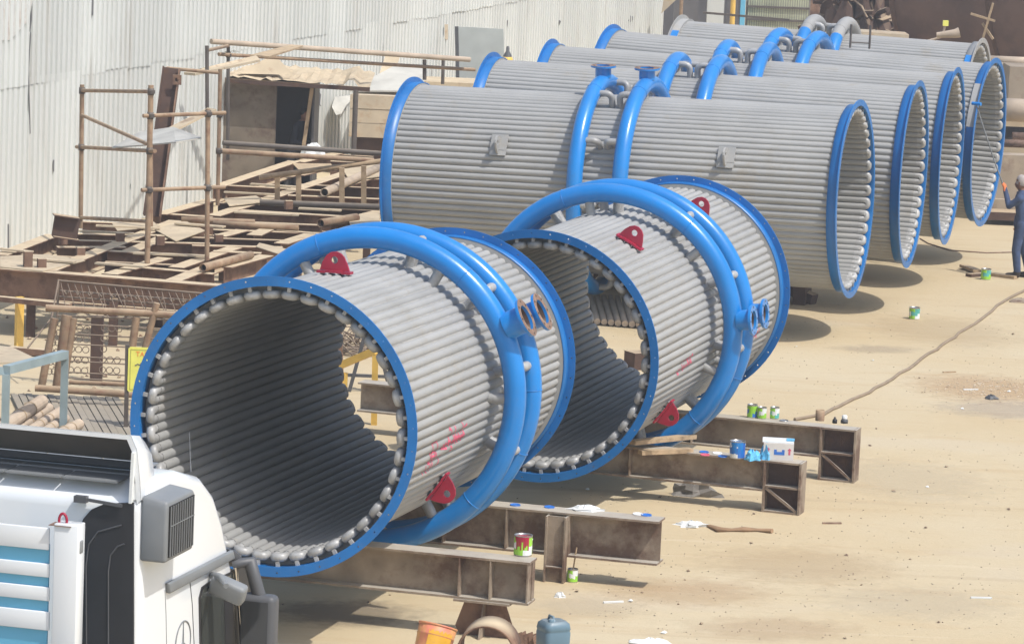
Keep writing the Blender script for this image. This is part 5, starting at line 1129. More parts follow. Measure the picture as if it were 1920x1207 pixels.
# carton
p = on_beam(1460, 862, zB); cw, cd_, ch = 0.345, 0.24, 0.195
ct = thing('carton', 'white printed carton with red arrows on the beam end', 'carton', V((p.x, p.y + .10, zB)), R_(-4)); W = WM[ct]; W3 = W.to_3x3()
mb = MB(); mb.box(W @ V((0, 0, ch / 2)), cw, cd_, ch, W3); mb.build('box_body', 'cardboard', ct)
mb = MB(); mb.box(W @ V((-0.01, 0.02, ch + .012)), cw + .01, cd_ * .98, .008, W3 @ Matrix.Rotation(.06, 3, 'X')); mb.build('top_flap', 'can_white', ct)
mb = MB(); mb.box(W @ V((cw / 2 - .04, .04, ch + .022)), .09, .12, .012, W3); mb.build('blue_flap', 'cloth_blue', ct)
fy = -cd_ / 2 - .0015
for xx in (-.12, .125):
    mb = MB(); mb.prism([(-.011, -.03), (.011, -.03), (.011, .02), (.024, .02), (0, .048), (-.024, .02), (-.011, .02)], W @ Matrix.Translation((xx, fy, ch * .5)) @ Matrix.Rotation(R_(90), 4, 'X'), .002); mb.build('printed_arrow', 'pink', ct)
mb = MB(); mb.prism([(-.06, -.03), (.06, -.03), (.06, .03), (.03, .03), (.03, .005), (-.03, .005), (-.03, .03), (-.06, .03)], W @ Matrix.Translation((0.01, fy, ch * .48)) @ Matrix.Rotation(R_(90), 4, 'X'), .002); mb.build('printed_mark', 'can_blue', ct)
# plastic bags, lids, rags
p = on_beam(1410, 862, zB); crumple('plastic_bag', (p.x, p.y, zB), .09, .07, .10, 'cloth_blue', 'crumpled light blue plastic between paint can and carton', 'plastic', 21, .6)
p = on_beam(1433, 862, zB); crumple('plastic_bag', (p.x + .02, p.y + .06, zB), .07, .06, .16, 'cloth_blue', 'blue plastic bag heaped against the left side of the carton', 'plastic', 22, .6)
for px, py, z, mat, lab in ((1320, 848, zB, 'can_blue', 'blue can lid on the beam left of the large blue can'), (1322, 853, zB, 'pink', 'lid smeared with red paint on the beam edge'), (1345, 850, zB, 'can_white', 'white smeared lid on the beam between the blue lids'), (1355, 856, zB, 'can_blue', 'blue smeared lid nearest the large blue can'),
                            (966, 947, zC, 'can_blue', 'bright blue lid on the rear beam near the blue ring'), (1030, 951, zC, 'can_blue', 'blue smear-edged lid in the middle of the rear beam'), (1212, 966, zC, 'can_blue', 'blue lid near the free end of the rear beam'), (1196, 964, zC, 'can_white', 'white lid beside the blue lid at the free end of the rear beam'), (1470, 789, zA, 'tin', 'grey lid on the rear beam right of the green cans')):
    p = on_beam(px, py, z); mb = MB(); mb.lathe([(0, .005), (.046, .005), (.05, .011), (.055, .011), (.056, .002), (0, .002)], 18, Matrix.Translation(p) @ Matrix.Rotation(.06, 4, 'X')); solo('can_lid', mb, mat, lab, 'lid', 'loose can lids on the beams')
p = on_beam(1100, 957, zC); crumple('white_rag', (p.x, p.y, zC), .17, .06, .05, 'cloth_white', 'white rag lying on the rear beam of the nearest drum', 'rag', 31, .6)
p = G(1297, 986); crumple('white_rag', (p.x, p.y, 0), .16, .10, .05, 'cloth_white', 'white crumpled rag on the ground left of the brown cloth strip', 'rag', 32, .7)
p = G(1305, 928); crumple('grey_rag', (p.x, p.y, 0), .24, .16, .17, 'cloth_grey', 'grey crumpled sacking in the shadow under the carton beam', 'sacking', 33, .6)
p = G(1050, 1119); crumple('paper_scrap', (p.x, p.y, 0), .05, .04, .05, 'cloth_white', 'scrap of white paper at the foot of the steel post', 'paper', 34, .5)
p = G(1220, 1206); crumple('paper_scrap', (p.x, p.y, 0), .20, .08, .05, 'cloth_white', 'white wrapping at the bottom edge right of the jerrycan', 'paper', 35, .5)
mb = MB(); pts = [G(x, y, .02 + .02 * (i % 2)) for i, (x, y) in enumerate(((1330, 984), (1350, 990), (1372, 992), (1395, 989), (1420, 992), (1448, 992)))]; mb.path(pts, [.035, .06, .04, .055, .04, .05], 8); mb.v = [V((v.x, v.y, max(.004, v.z * .55))) for v in mb.v]; solo('brown_cloth', mb, 'cloth_brown', 'twisted strip of brown cloth on the open ground', 'cloth')
# wooden boards under the red lug on beam B
for k, (a, b_, z) in enumerate((((1185, 842), (1300, 830), .10), ((1200, 850), (1296, 846), .035))):
    mb = MB(); mb.bar(on_beam(*a, zB) + Zv * (z - .02), on_beam(*b_, zB) + Zv * (z - .02), .11, .05); solo('packing_board', mb, 'wood', ['upper wooden packing board between second drum and its beam', 'lower wooden packing board lying flat on the beam'][k], 'board')
# hose
mb = MB(); pts = [G(x, y, .02) for x, y in ((1490, 786), (1540, 778), (1590, 755), (1640, 727), (1700, 690), (1760, 655), (1800, 625), (1850, 588), (1880, 566), (1930, 540), (1990, 505))]
sm_ = []
for i in range(len(pts) - 1):
    for q in range(4): sm_.append(pts[i].lerp(pts[i + 1], q / 4) + V((.03 * sin(i * 2 + q), .05 * sin(i * 1.3 + q * .8), 0)))
mb.path(sm_ + [pts[-1]], .022, 8); solo('hose', mb, 'hose', 'long dusty hose running across the open ground to the right edge', 'hose')
mb = MB(); pts = [G(x, y, .012) for x, y in ((1725, 447), (1740, 456), (1780, 469), (1850, 474), (1930, 472))]; mb.path(pts, .012, 6); solo('thin_cable', mb, 'flange_rust', 'thin reddish cable on the ground behind the man', 'cable')
# boards by the man's can
for k, (a, b_) in enumerate((((1806, 498), (1832, 508)), ((1816, 516), (1842, 514)), ((1860, 514), (1905, 520)))):
    p0, p1 = G(*a, .05 if k == 0 else .03), G(*b_, .05 if k == 0 else .03); mb = MB(); mb.bar(p0, p1, .14, .05); solo('ground_board', mb, 'wood' if k != 1 else 'rust_dark', ['short plank lying slantwise behind the can near the man', 'dark brick-like block left of the can near the man', 'board under the boots of the man with the roller pole'][k], 'board')
crumple('grey_stone', tuple(G(1915, 566)), .22, .15, .06, 'concrete', 'flat grey stone at the right edge below the hose', 'stone', 41, .3)
# jerrycan
p = G(1035, 1242); jc = thing('jerrycan', 'blue-grey plastic jerrycan at the bottom edge', 'jerrycan', V((p.x, p.y, 0)), R_(28)); W = WM[jc]
def rrect(w, d, r, n_=4): return [(sx * (w / 2 - r) + r * cos(a0 + pi / 2 * i / n_), sy * (d / 2 - r) + r * sin(a0 + pi / 2 * i / n_)) for sx, sy, a0 in ((1, 1, 0), (-1, 1, pi / 2), (-1, -1, pi), (1, -1, 3 * pi / 2)) for i in range(n_ + 1)]
def loft(mb, secs, W, smooth=True):
    k = len(secs[0][1]); vs = [W @ V((x, y, z)) for z, ring in secs for x, y in ring]
    fs = [(j * k + i, j * k + (i + 1) % k, (j + 1) * k + (i + 1) % k, (j + 1) * k + i) for j in range(len(secs) - 1) for i in range(k)]
    mb.add(vs, fs, smooth); mb.add(vs[:k], [tuple(range(k))[::-1]]); mb.add(vs[-k:], [tuple(range(k))])
mb = MB(); loft(mb, [(0, rrect(.22, .20, .04)), (.02, rrect(.26, .24, .05)), (.30, rrect(.27, .25, .05)), (.31, rrect(.262, .242, .05)), (.325, rrect(.262, .242, .05)), (.335, rrect(.27, .25, .05)), (.385, rrect(.255, .235, .055)), (.41, rrect(.20, .18, .05))], W); mb.build('can_body', 'jerry', jc)
mb = MB(); mb.path([W @ V(x) for x in ((-.02, .07, .40), (-.02, .05, .445), (-.02, -.02, .445), (-.02, -.05, .40))], .014, 8); mb.build('handle', 'jerry', jc)
mb = MB(); mb.lathe([(.028, .40), (.028, .435), (.02, .44), (0, .44)], 14, W @ Matrix.Translation((-.06, -.06, 0))); mb.build('cap', 'jerry', jc)
# red and yellow drum, tipped
p = G(803, 1250); bk = thing('red_bucket', 'battered red and yellow drum leaning at the bottom edge', 'drum', V((p.x, p.y, 0))); q = Matrix.Translation(V((p.x, p.y, .02))) @ Matrix.Rotation(R_(12), 4, 'Y') @ Matrix.Rotation(R_(-17), 4, 'X')
mb = MB(); mb.lathe([(0, 0), (.155, 0), (.165, .10), (.168, .11), (.165, .12), (.175, .27), (.18, .275), (.175, .285), (.18, .36), (.17, .365), (.0, .355)], 26, q); mb.build('drum_body', 'drum_red', bk)
mb = MB(); vs = [q @ V(((.1765) * cos(a), (.1765) * sin(a), z)) for z in (.10, .34) for a in [R_(-115 + 80 * i / 8) for i in range(9)]]; mb.add(vs, [(i, i + 1, 10 + i, 9 + i) for i in range(8)], True); mb.build('yellow_panel', 'drum_yel', bk)
mb = MB(); mb.lathe([(.178, .36), (.186, .365), (.186, .38), (.176, .38)], 26, q); mb.build('rim', 'drum_red', bk)
# debris and pebbles
scatter('pebbles', 'small stones scattered over the open dusty ground', lambda r: (lambda p: (p.x, p.y))(G(r.uniform(1050, 1915), r.uniform(560, 1200))), 'concrete', 2, 1300, .010)
scatter('gravel_patch', 'patch of reddish gravel at the right edge', lambda r: (lambda p: (p.x, p.y))(G(1850 + r.gauss(0, 55), 728 + r.gauss(0, 10))), 'crate', 3, 420, .016)
scatter('yard_litter', 'small dark offcuts scattered about the yard', lambda r: (lambda p: (p.x, p.y))(G(r.uniform(520, 1900), r.uniform(620, 1200))), 'rust_dark', 6, 70, .024)
scatter('white_litter', 'little white paper bits strewn on the ground', lambda r: (lambda p: (p.x, p.y))(G(r.uniform(1000, 1915), r.uniform(640, 1190))), 'cloth_white', 9, 14, .028)
scatter('platform_rubble', 'rubble and bits lying on the ground below the platform', lambda r: (lambda p: (p.x, p.y))(G(r.uniform(-20, 620), r.uniform(560, 800))), 'rust', 5, 240, .035)
for px, py, a, mat in ((1780, 697, .5, 'wood'), (1560, 980, .2, 'flange_rust'), (1150, 1128, .4, 'cloth_white'), (1840, 1120, .1, 'can_white'), (1820, 730, .3, 'can_white')):
    p = G(px, py, .01); mb = MB(); mb.box(p, .22, .03, .016, Matrix.Rotation(a, 3, 'Z')); solo('stick', mb, mat, {1780: 'thin wooden stick on the ground under the hose', 1560: 'thin reddish stick on the open ground', 1150: 'pale sliver on the ground below the overhanging beam', 1840: 'small white sliver near the bottom right corner', 1820: 'white sliver beside the reddish gravel'}[px], 'stick')
p = G(1858, 748); crumple('black_lump', (p.x, p.y, 0), .09, .07, .06, 'dgrey', 'small dark lump at the edge of the reddish gravel', 'lump', 51, .4)

# ================================================================ TRUCK (bottom left)
TAZ = R_(75); tf_ = V((cos(TAZ), sin(TAZ), 0)); tl_ = V((-sin(TAZ), cos(TAZ), 0)); tr_ = -tl_
crn = PT(266, 1000, 25.0); HWID = 1.22
torg = V((crn.x, crn.y, 0)) + tl_ * HWID                       # centre of the cab's rear plane, on the ground
TM = Matrix.Translation(torg) @ Matrix((tf_, tl_, Zv)).transposed().to_4x4()
truck = thing('truck', 'white truck with open roof fairing and slatted cargo front, seen from behind', 'truck', mat=TM)
TI = TM.inverted()
def hitp(px, py, n, d):
    """where the view through a picture point meets the truck plane n.x = d (truck space)"""
    o = TI @ V((0, 0, HC)); r = TI.to_3x3() @ ray(px, py); k = (d - o.dot(n)) / r.dot(n); return o + r * k
X_, Y_, Z_ = V((1, 0, 0)), V((0, 1, 0)), V((0, 0, 1))
SIDE = lambda px, py, off=0.0: hitp(px, py, Y_, -HWID - off)
REAR = lambda px, py, x=0.0: hitp(px, py, X_, x)
def tpart(nm, mb, mat, parent=None):
    mb.v = [TM @ x for x in mb.v]; o = mb.build(nm, mat, parent or truck); return o
def bevel_build(nm, mb, mat, w, seg=3, ang=35, parent=None):
    o = tpart(nm, mb, mat, parent); bm = bmesh.new(); bm.from_mesh(o.data); bmesh.ops.remove_doubles(bm, verts=bm.verts, dist=1e-5)
    es = [e for e in bm.edges if len(e.link_faces) == 2 and e.calc_face_angle(0) > R_(ang)]
    bmesh.ops.bevel(bm, geom=es, offset=w, segments=seg, affect='EDGES', profile=0.5, clamp_overlap=True)
    for f in bm.faces: f.smooth = True
    bm.to_mesh(o.data); bm.free()
    try: o.data.set_sharp_from_angle(angle=R_(50))
    except Exception: pass
    return o
# side outline of the cab in truck space (x forward, z up), from the rear bottom round over the roof
zr_ = SIDE(266, 950).z; sp = lambda px, py: (SIDE(px, py).x, SIDE(px, py).z)
xf = SIDE(434, 1045).x
outline = [(0.0, 0.9), (0.0, zr_ + 0.02), sp(292, 896), sp(338, 882), sp(380, 893), sp(404, 925), sp(420, 975), sp(433, 1040), (xf + 0.04, sp(436, 1060)[1]), (xf + 0.30, 1.55), (xf + 0.34, 0.9)]
mb = MB(); k = len(outline); vs = [V((x, s_ * HWID, z)) for s_ in (-1, 1) for x, z in outline]
mb.add(vs, [tuple(range(k))[::-1], tuple(range(k, 2 * k))] + [(i, (i + 1) % k, k + (i + 1) % k, k + i) for i in range(k)])
cabo = bevel_build('cab_body', mb, 'truck', 0.075, 4, 18)
# seam lines of the side: horizontal panel joint and door edges
def side_line(nm, pts, w, mat, off=0.004):
    mb = MB(); P3 = [SIDE(x, y, off) for x, y in pts]
    mb.path(P3, w, 5); return tpart(nm, mb, mat)
o = side_line('door_gap', [(355, 1082), (360, 1130), (364, 1215)], 0.005, 'dgrey', 0.0)
o = side_line('door_gap', [(309, 1105), (311, 1150), (312, 1215)], 0.004, 'mgrey', 0.0)
# grey trim above the doors
tri = [SIDE(*p, 0.0) for p in ((309, 1092), (430, 1030), (434, 1046), (311, 1112))]
mb = MB(); mb.add(tri + [p + V((0, -0.035, 0)) for p in tri], [(0, 1, 2, 3), (7, 6, 5, 4), (0, 4, 5, 1), (1, 5, 6, 2), (2, 6, 7, 3), (3, 7, 4, 0)]); bevel_build('roof_trim', mb, 'mgrey', 0.012, 2)
vis = [SIDE(428, 1028, 0.0), SIDE(440, 1030, 0.02), SIDE(462, 1050, 0.08), SIDE(463, 1066, 0.08), SIDE(433, 1048, 0)]
mb = MB(); mb.add(vis + [p + V((0.02, 1.6, 0.03)) for p in vis], [tuple(range(5)), (9, 8, 7, 6, 5)] + [(i, (i + 1) % 5, 5 + (i + 1) % 5, 5 + i) for i in range(5)]); bevel_build('sun_visor', mb, 'dgrey', 0.012, 2)
# side window
def side_poly(nm, pts, mat, off0, off1, bev=0.0):
    mb = MB(); A = [SIDE(x, y, off0) for x, y in pts]; B = [SIDE(x, y, off0) + V((0, -(off1 - off0), 0)) for x, y in pts]; k = len(pts)
    mb.add(A + B, [tuple(range(k)), tuple(range(k, 2 * k))[::-1]] + [(i, (i + 1) % k, k + (i + 1) % k, k + i) for i in range(k)])
    return bevel_build(nm, mb, mat, bev, 2) if bev else tpart(nm, mb, mat)
side_poly('window_frame', [(373, 1225), (371, 1120), (376, 1100), (388, 1091), (438, 1068), (470, 1056), (476, 1225)], 'black', -0.004, 0.006)
w_ = side_poly('side_window', [(377, 1225), (375, 1122), (380, 1104), (390, 1096), (436, 1074), (440, 1225)], 'glass', 0.0, 0.010)
side_poly('window_seal', [(421, 1225), (418, 1110), (434, 1100), (440, 1225)], 'black', 0.004, 0.014)
side_line('chrome_bar', [(441, 1062), (447, 1110), (455, 1225)], 0.016, 'chrome', 0.03)
# door emblem: ring with three thin spokes
ce = SIDE(343, 1204, 0.002); mb = MB(); rE = 0.155
mb.path([ce + V((rE * cos(a), 0, rE * sin(a))) for a in [2 * pi * i / 32 for i in range(32)]], 0.006, 5, closed=True); tpart('emblem_ring', mb, 'mgrey')
for a in (90, 210, 330):
    mb = MB(); mb.path([ce, ce + V((rE * 0.97 * cos(R_(a)), 0, rE * 0.97 * sin(R_(a))))], [0.010, 0.004], 5); tpart('emblem_spoke', mb, 'mgrey')
# small wide-angle mirror and main mirror with arms
a, b_ = SIDE(398, 1078, 0.02), SIDE(424, 1098, 0.22); mb = MB(); mb.path([a, a.lerp(b_, .5) + V((0, -.02, .02)), b_], [0.028, 0.03, 0.02], 8); tpart('mirror_arm', mb, 'mgrey')
c = SIDE(428, 1104, 0.16); mb = MB(); mb.box(c, 0.11, 0.27, 0.15, Matrix.Rotation(R_(18), 3, 'X') @ Matrix.Rotation(R_(-14), 3, 'Y')); bevel_build('small_mirror', mb, 'mgrey', 0.03, 3)
c = SIDE(486, 1170, 0.20); c.z -= 0.14
mb = MB(); mb.box(c, 0.15, 0.27, 0.74); hm = bevel_build('mirror_housing', mb, 'dgrey', 0.045, 3)
mb = MB(); mb.box(c + V((-0.077, 0.012, 0)), 0.006, 0.20, 0.65); tpart('painted_reflection_glass', mb, 'mirror', hm)
for p0, p1 in (((437, 1062), 0.36),): 
    a = SIDE(437, 1058, 0.0); e = c + V((0, -0.02, 0.36)); mb = MB(); mb.path([a, a + V((0.03, -0.12, 0.03)), e + V((0, .04, .03)), e + V((0, 0, -.04))], [0.045, 0.055, 0.05, 0.04], 8); tpart('mirror_arm', mb, 'dgrey')
# air intake box on the side
b0 = SIDE(270, 1050); xa_, za_ = b0.x + 0.0, b0.z
box_l, box_h, box_d = 0.55, 0.455, 0.17
mb = MB(); y0, y1 = -HWID - box_d, -HWID + 0.02; x0_, x1_ = 0.015, 0.015 + box_l
prof = [(x0_, za_), (x1_, za_ + .0), (x1_ + .02, za_ + box_h - .04), (x1_ - .02, za_ + box_h), (x0_ + .02, za_ + box_h), (x0_, za_ + box_h - .06)]; k = len(prof)
mb.add([V((x, y, z - (0.03 if y == y0 and z > za_ + .3 else 0))) for y in (y0, y1) for x, z in prof], [tuple(range(k)), tuple(range(k, 2 * k))[::-1]] + [(i, (i + 1) % k, k + (i + 1) % k, k + i) for i in range(k)])
ib = bevel_build('air_intake', mb, 'mgrey', 0.022, 3)
mb = MB(); mb.box(V(((x0_ + x1_) / 2 + .01, y0 - .004, za_ + box_h / 2 - .015)), box_l - .07, .012, box_h - .10); tpart('intake_opening', mb, 'slot', ib)
for i in range(11):
    x = x0_ + .055 + i * (box_l - .10) / 10; mb = MB(); mb.box(V((x, y0 - .011, za_ + box_h / 2 - .015)), .007, .010, box_h - .105); tpart('louvre', mb, 'mgrey', ib)
for z in (za_ + .26,): mb = MB(); mb.box(V(((x0_ + x1_) / 2 + .01, y0 - .013, z - .01)), box_l - .08, .006, .005); tpart('louvre_bar', mb, 'mgrey', ib)
# black moulded rear wall of the cab on the right, white on the left
pts = [REAR(*p, -0.012) for p in ((146, 1230), (146, 1000), (156, 972), (172, 954), (196, 944), (250, 942), (250, 1230))]; k = len(pts)
mb = MB(); mb.add(pts + [p + V((0.02, 0, 0)) for p in pts], [tuple(range(k))[::-1], tuple(range(k, 2 * k))] + [(i, (i + 1) % k, k + (i + 1) % k, k + i) for i in range(k)]); rw = tpart('rear_wall', mb, 'black')
for pp_ in ([(162, 1230), (161, 1060), (166, 1020), (184, 996), (228, 984)], [(203, 1230), (203, 1070), (207, 1040), (220, 1024), (233, 1019)]):
    mb = MB(); mb.path([REAR(*p, -0.014) for p in pp_], 0.006, 5); tpart('moulded_rib', mb, 'dgrey', rw)
# raised roof fairing, hollow, seen from behind
zt_ = REAR(250, 826).z; zl_ = REAR(0, 799).z
def fair_sec(x, zc, hw, drop, th):
    ring = []
    for i in range(25):
        u = -1 + 2 * i / 24; u = max(-1, min(1, (1 if u > 0 else -1) * (1 - (1 - abs(u)) ** 1.9))); a = max(0.0, (abs(u) - 0.93) / 0.07) ** 2.4
        ring.append(V((x, u * hw, zc - drop * a)))
    return ring
zdeck = outline[2][1] - 0.02
secs = [fair_sec(0.02, zt_ + 0.03, HWID - 0.02, 0.44, 0), fair_sec(0.20, zt_ + 0.0, HWID - 0.025, 0.42, 0), fair_sec(0.36, zt_ - 0.08, HWID - 0.04, 0.34, 0), fair_sec(0.46, zt_ - 0.20, HWID - 0.07, 0.22, 0)]
mb = MB(); vs = [p for s_ in secs for p in s_]; fs = [(j * 25 + i, j * 25 + i + 1, (j + 1) * 25 + i + 1, (j + 1) * 25 + i) for j in range(3) for i in range(24)]
mb.add(vs, fs, True); fo = tpart('roof_fairing', mb, 'truck')
mb = MB(); ins = [[V((p.x, p.y * (1 - .03 / HWID), p.z - .03)) for p in s_] for s_ in secs]; vs2 = [p for s_ in ins for p in s_]; mb.add(vs2, fs, True); tpart('fairing_lining', mb, 'fairing_inner', fo)
mb = MB(); o_, i_ = [V((.015, p.y, p.z)) for p in secs[0]], [V((.015, p.y, p.z)) for p in ins[0]]; mb.add(o_ + i_, [(i, i + 1, 26 + i, 25 + i) for i in range(24)]); tpart('fairing_lip', mb, 'truck', fo)
for sgn in (-1, 1):
    pts = [V((0.02, sgn * (HWID - 0.05), z)) for z in (zdeck - 0.10, zt_ - 0.30)] + [V((0.40, sgn * (HWID - 0.06), zt_ - 0.36)), V((0.46, sgn * (HWID - .08), zdeck - .05))]
    mb = MB(); mb.add(pts + [p + V((0, -sgn * .03, 0)) for p in pts], [(0, 1, 2, 3), (7, 6, 5, 4), (0, 4, 5, 1), (1, 5, 6, 2), (2, 6, 7, 3), (3, 7, 4, 0)]); tpart('fairing_side', mb, 'truck')
    mb = MB(); mb.bar(V((0.0, sgn * (HWID - .085), zdeck - .12)), V((0.0, sgn * (HWID - .075), zt_ - .08)), .045, .02, V((0, 1, 0))); tpart('edge_strip', mb, 'can_white')
mb = MB(); mb.box(V((0.44, 0, zdeck + .05)), .05, 2 * HWID - .5, .05, Matrix.Rotation(.4, 3, 'Y')); tpart('fairing_brace', mb, 'dgrey')
for i in range(5): mb = MB(); mb.box(V((0.42, -HWID + .40 + i * .42, zdeck + .008)), .80, .405, .012); tpart('roof_panel', mb, 'mgrey')
c = REAR(152, 935, -0.03); mb = MB(); mb.box(c, .05, .09, .045); tpart('work_lamp', mb, 'dgrey'); mb = MB(); mb.bar(c + V((0, -.04, 0)), c + V((0, -.30, -.02)), .02, .02); tpart('lamp_bracket', mb, 'dgrey')
a = SIDE(358, 884, -0.10); b_ = a + V((-0.06, 0, .30)); mb = MB(); mb.cyl(a, b_, .004, .002, 5); tpart('antenna', mb, 'mgrey')
# cargo bed front: white frame, slats, blue panels
XG = -0.62
def gbox(nm, px0, px1, py0, py1, x, dep, mat, parent=None, bev=0.0):
    a, b_ = hitp(px0, py1, X_, x), hitp(px1, py0, X_, x); mb = MB(); mb.box(V((x + dep / 2, (a.y + b_.y) / 2, (a.z + b_.z) / 2)), dep, abs(a.y - b_.y), b_.z - a.z)
    return bevel_build(nm, mb, mat, bev, 2, parent=parent) if bev else tpart(nm, mb, mat, parent)
cg = gbox('bed_post', 93, 147, 985, 1300, XG, .13, 'truck', None, .008)
mb = MB(); c = hitp(118, 984, X_, XG + .05); c.z += .004; mb.box(c, .12, .16, .004); tpart('rusty_cap', mb, 'flange_rust', cg)
c = hitp(118, 976, X_, XG + .05); mb = MB(); mb.path([c + V((0, .028 * cos(a), .05 * sin(a))) for a in [2 * pi * i / 16 for i in range(16)]], .010, 8, closed=True); tpart('red_ring', mb, 'red', cg)
c = hitp(146, 1024, X_, XG + .06); mb = MB(); mb.box(c + V((0, -.01, 0)), .06, .04, .09); bevel_build('latch', mb, 'mgrey', .01, 2, parent=cg)
gbox('blue_panel', -60, 92, 1020, 1300, XG + .05, .02, 'cargo_blue')
for y0_, y1_ in ((990, 1016), (1057, 1067), (1101, 1111), (1147, 1166)): gbox('slat', -60, 92, y0_, y1_, XG + .025, .022, 'truck', None, .006)
mb = MB(); mb.box(V((-2.8, 0, 1.02)), 4.2, 2.3, .12); tpart('bed_floor', mb, 'mgrey')
mb = MB(); mb.box(V((-1.2, 0, .72)), 5.6, .85, .22); tpart('chassis', mb, 'black')
for wx in (0.85, -2.2):
    for sg in (-1, 1):
        mb = MB(); q = Matrix.Translation((wx, sg * 1.0, .50)) @ Matrix.Rotation(R_(90), 4, 'X'); mb.lathe([(.22, -.14), (.45, -.14), (.5, -.10), (.5, .10), (.45, .14), (.22, .14), (.2, .05), (0, .05)], 28, q); tpart('wheel', mb, 'black')
mb = MB(); mb.box(V((.75, 0, .72)), 1.9, 2.2, .34); tpart('cab_skirt', mb, 'mgrey')
mb = MB(); q3 = Matrix.Rotation(R_(-9), 3, 'Y'); mb.box(V((xf + .17, 0, 2.02)), .02, 2.1, .86, q3); tpart('windscreen', mb, 'glass')

# ================================================================ PEOPLE
def person(name, label, base, rz, caps, region, mats, kids=(), voxel=0.016, s_=1.0):
    """caps: (p0,p1,r0,r1[,flat]) in body space (x ahead, y left, z up); one voxel-merged continuous body"""
    mb = MB()
    for cdef in caps:
        p0, p1, r0, r1 = V(cdef[0]), V(cdef[1]), cdef[2], cdef[3]
        n_ = 12; d = (p1 - p0); L_ = d.length
        x, u = MB.frame(d if L_ > 1e-5 else V((0, 0, 1))); dn = d.normalized() if L_ > 1e-5 else V((0, 0, 1)); prof = []
        for j in range(6): a = pi / 2 * j / 5; prof.append((p0 - dn * r0 * cos(a), r0 * sin(a)))
        for j in range(6): a = pi / 2 * j / 5; prof.append((p1 + dn * r1 * sin(a), r1 * cos(a)))
        fl_ = cdef[4] if len(cdef) > 4 else (1, 1)
        vs = [c + (x * cos(2 * pi * i / n_) * fl_[0] + u * sin(2 * pi * i / n_) * fl_[1]) * max(r, 1e-4) for c, r in prof for i in range(n_)]
        mb.add(vs, [(j * n_ + i, j * n_ + (i + 1) % n_, (j + 1) * n_ + (i + 1) % n_, (j + 1) * n_ + i) for j in range(11) for i in range(n_)], True)
    me = mb.mesh(name, mats[0]); tmp = bpy.data.objects.new('tmp', me); C.objects.link(tmp)
    rm = tmp.modifiers.new('r', 'REMESH'); rm.mode = 'VOXEL'; rm.voxel_size = voxel; sm = tmp.modifiers.new('s', 'SMOOTH'); sm.iterations = 3; sm.factor = .5
    bpy.context.view_layer.update(); dg = bpy.context.evaluated_depsgraph_get(); m2 = bpy.data.meshes.new_from_object(tmp.evaluated_get(dg)); bpy.data.objects.remove(tmp)
    m2.materials.clear()
    for x in mats: m2.materials.append(M[x])
    for p in m2.polygons: p.use_smooth = True; p.material_index = region(p.center)
    t = thing(name, label, 'person', base, rz); o = bpy.data.objects.new('body', m2); C.objects.link(o); o.parent = t; WM[o] = WM[t]
    W = WM[t]
    for nm, fn, mat in kids:
        mb = MB(); fn(mb); mb.v = [W @ x for x in mb.v]; mb.build(nm, mat, t)
    return t
def hand(wr, tip, palm_n, open_=0.4, s_=1.0):
    """palm, four bent fingers and a thumb as chains; wr wrist, tip direction end"""
    wr, d = V(wr), (V(tip) - V(wr)).normalized(); n_ = V(palm_n).normalized(); side = d.cross(n_).normalized(); out = [(wr, wr + d * .075, .032, .036, (1.0, .7))]
    for i, (o, l) in enumerate(((-.027, .068), (-.009, .078), (.009, .074), (.027, .058))):
        k0 = wr + d * .085 + side * o; k1 = k0 + (d * cos(open_) + n_ * sin(open_)) * l * .5; k2 = k1 + (d * cos(open_ * 2.6) + n_ * sin(open_ * 2.6)) * l * .55
        out += [(k0, k1, .0105, .010), (k1, k2, .010, .0085)]
    t0 = wr + d * .03 - side * .03; t1 = t0 + (d * .6 - side * .55 + n_ * .5).normalized() * .045; t2 = t1 + (d * .8 + n_ * .5).normalized() * .035
    return out + [(t0, t1, .013, .012), (t1, t2, .012, .010)]
# painter: faces the drum (to the left), one arm up on the pole, other hand low
pm_b = G(1911, 521); pm_b.z = 0
face = atan2(0.42, -0.9)
Hh = (0.36, 0.05, 1.58); Hl = (0.14, 0.16, 0.86)
caps = [((0.0, .10, .92), (0.05, .12, .50), .105, .078), ((0.05, .12, .50), (0.0, .13, .10), .080, .062), ((0.0, .13, .06), (.17, .14, .045), .052, .048),
        ((-.02, -.10, .92), (-.02, -.12, .50), .105, .078), ((-.02, -.12, .50), (-.12, -.13, .10), .080, .062), ((-.12, -.13, .06), (.05, -.16, .045), .052, .048),
        ((-.01, 0, .93), (-.01, 0, 1.02), .155, .15, (1.12, .82)), ((-.01, 0, 1.02), (.03, 0, 1.36), .15, .165, (1.12, .78)), ((.02, .16, 1.40), (.02, -.16, 1.40), .078, .078), ((.03, 0, 1.42), (.055, 0, 1.55), .07, .055),
        ((.075, 0, 1.60), (.075, 0, 1.68), .082, .092, (.92, 1.05)), ((.10, 0, 1.575), (.125, 0, 1.59), .055, .045), ((.165, 0, 1.635), (.175, 0, 1.615), .014, .019), ((.07, .088, 1.63), (.07, .092, 1.65), .016, .02), ((.07, -.088, 1.63), (.07, -.092, 1.65), .016, .02),
        ((.02, .19, 1.39), (.20, .20, 1.25), .066, .056), ((.20, .20, 1.25), (.33, .07, 1.52), .056, .042),
        ((.02, -.19, 1.39), (-.02, -.24, 1.13), .066, .056), ((-.02, -.24, 1.13), (.12, -.20, .93), .054, .042)]
caps += hand((.33, .07, 1.52), (.37, .05, 1.60), (.6, -.6, .2), .75) + hand((.12, -.20, .93), (.17, -.19, .84), (0.2, .8, 0), .35)
def reg(c):
    if c.z > 1.535 and abs(c.y) < .12 and c.x < .25: return 1
    if c.z < .115: return 3
    if (c.x > .315 and c.z > 1.49) or (c.x > .105 and c.y < -.12 and .72 < c.z < .945): return 2
    return 0
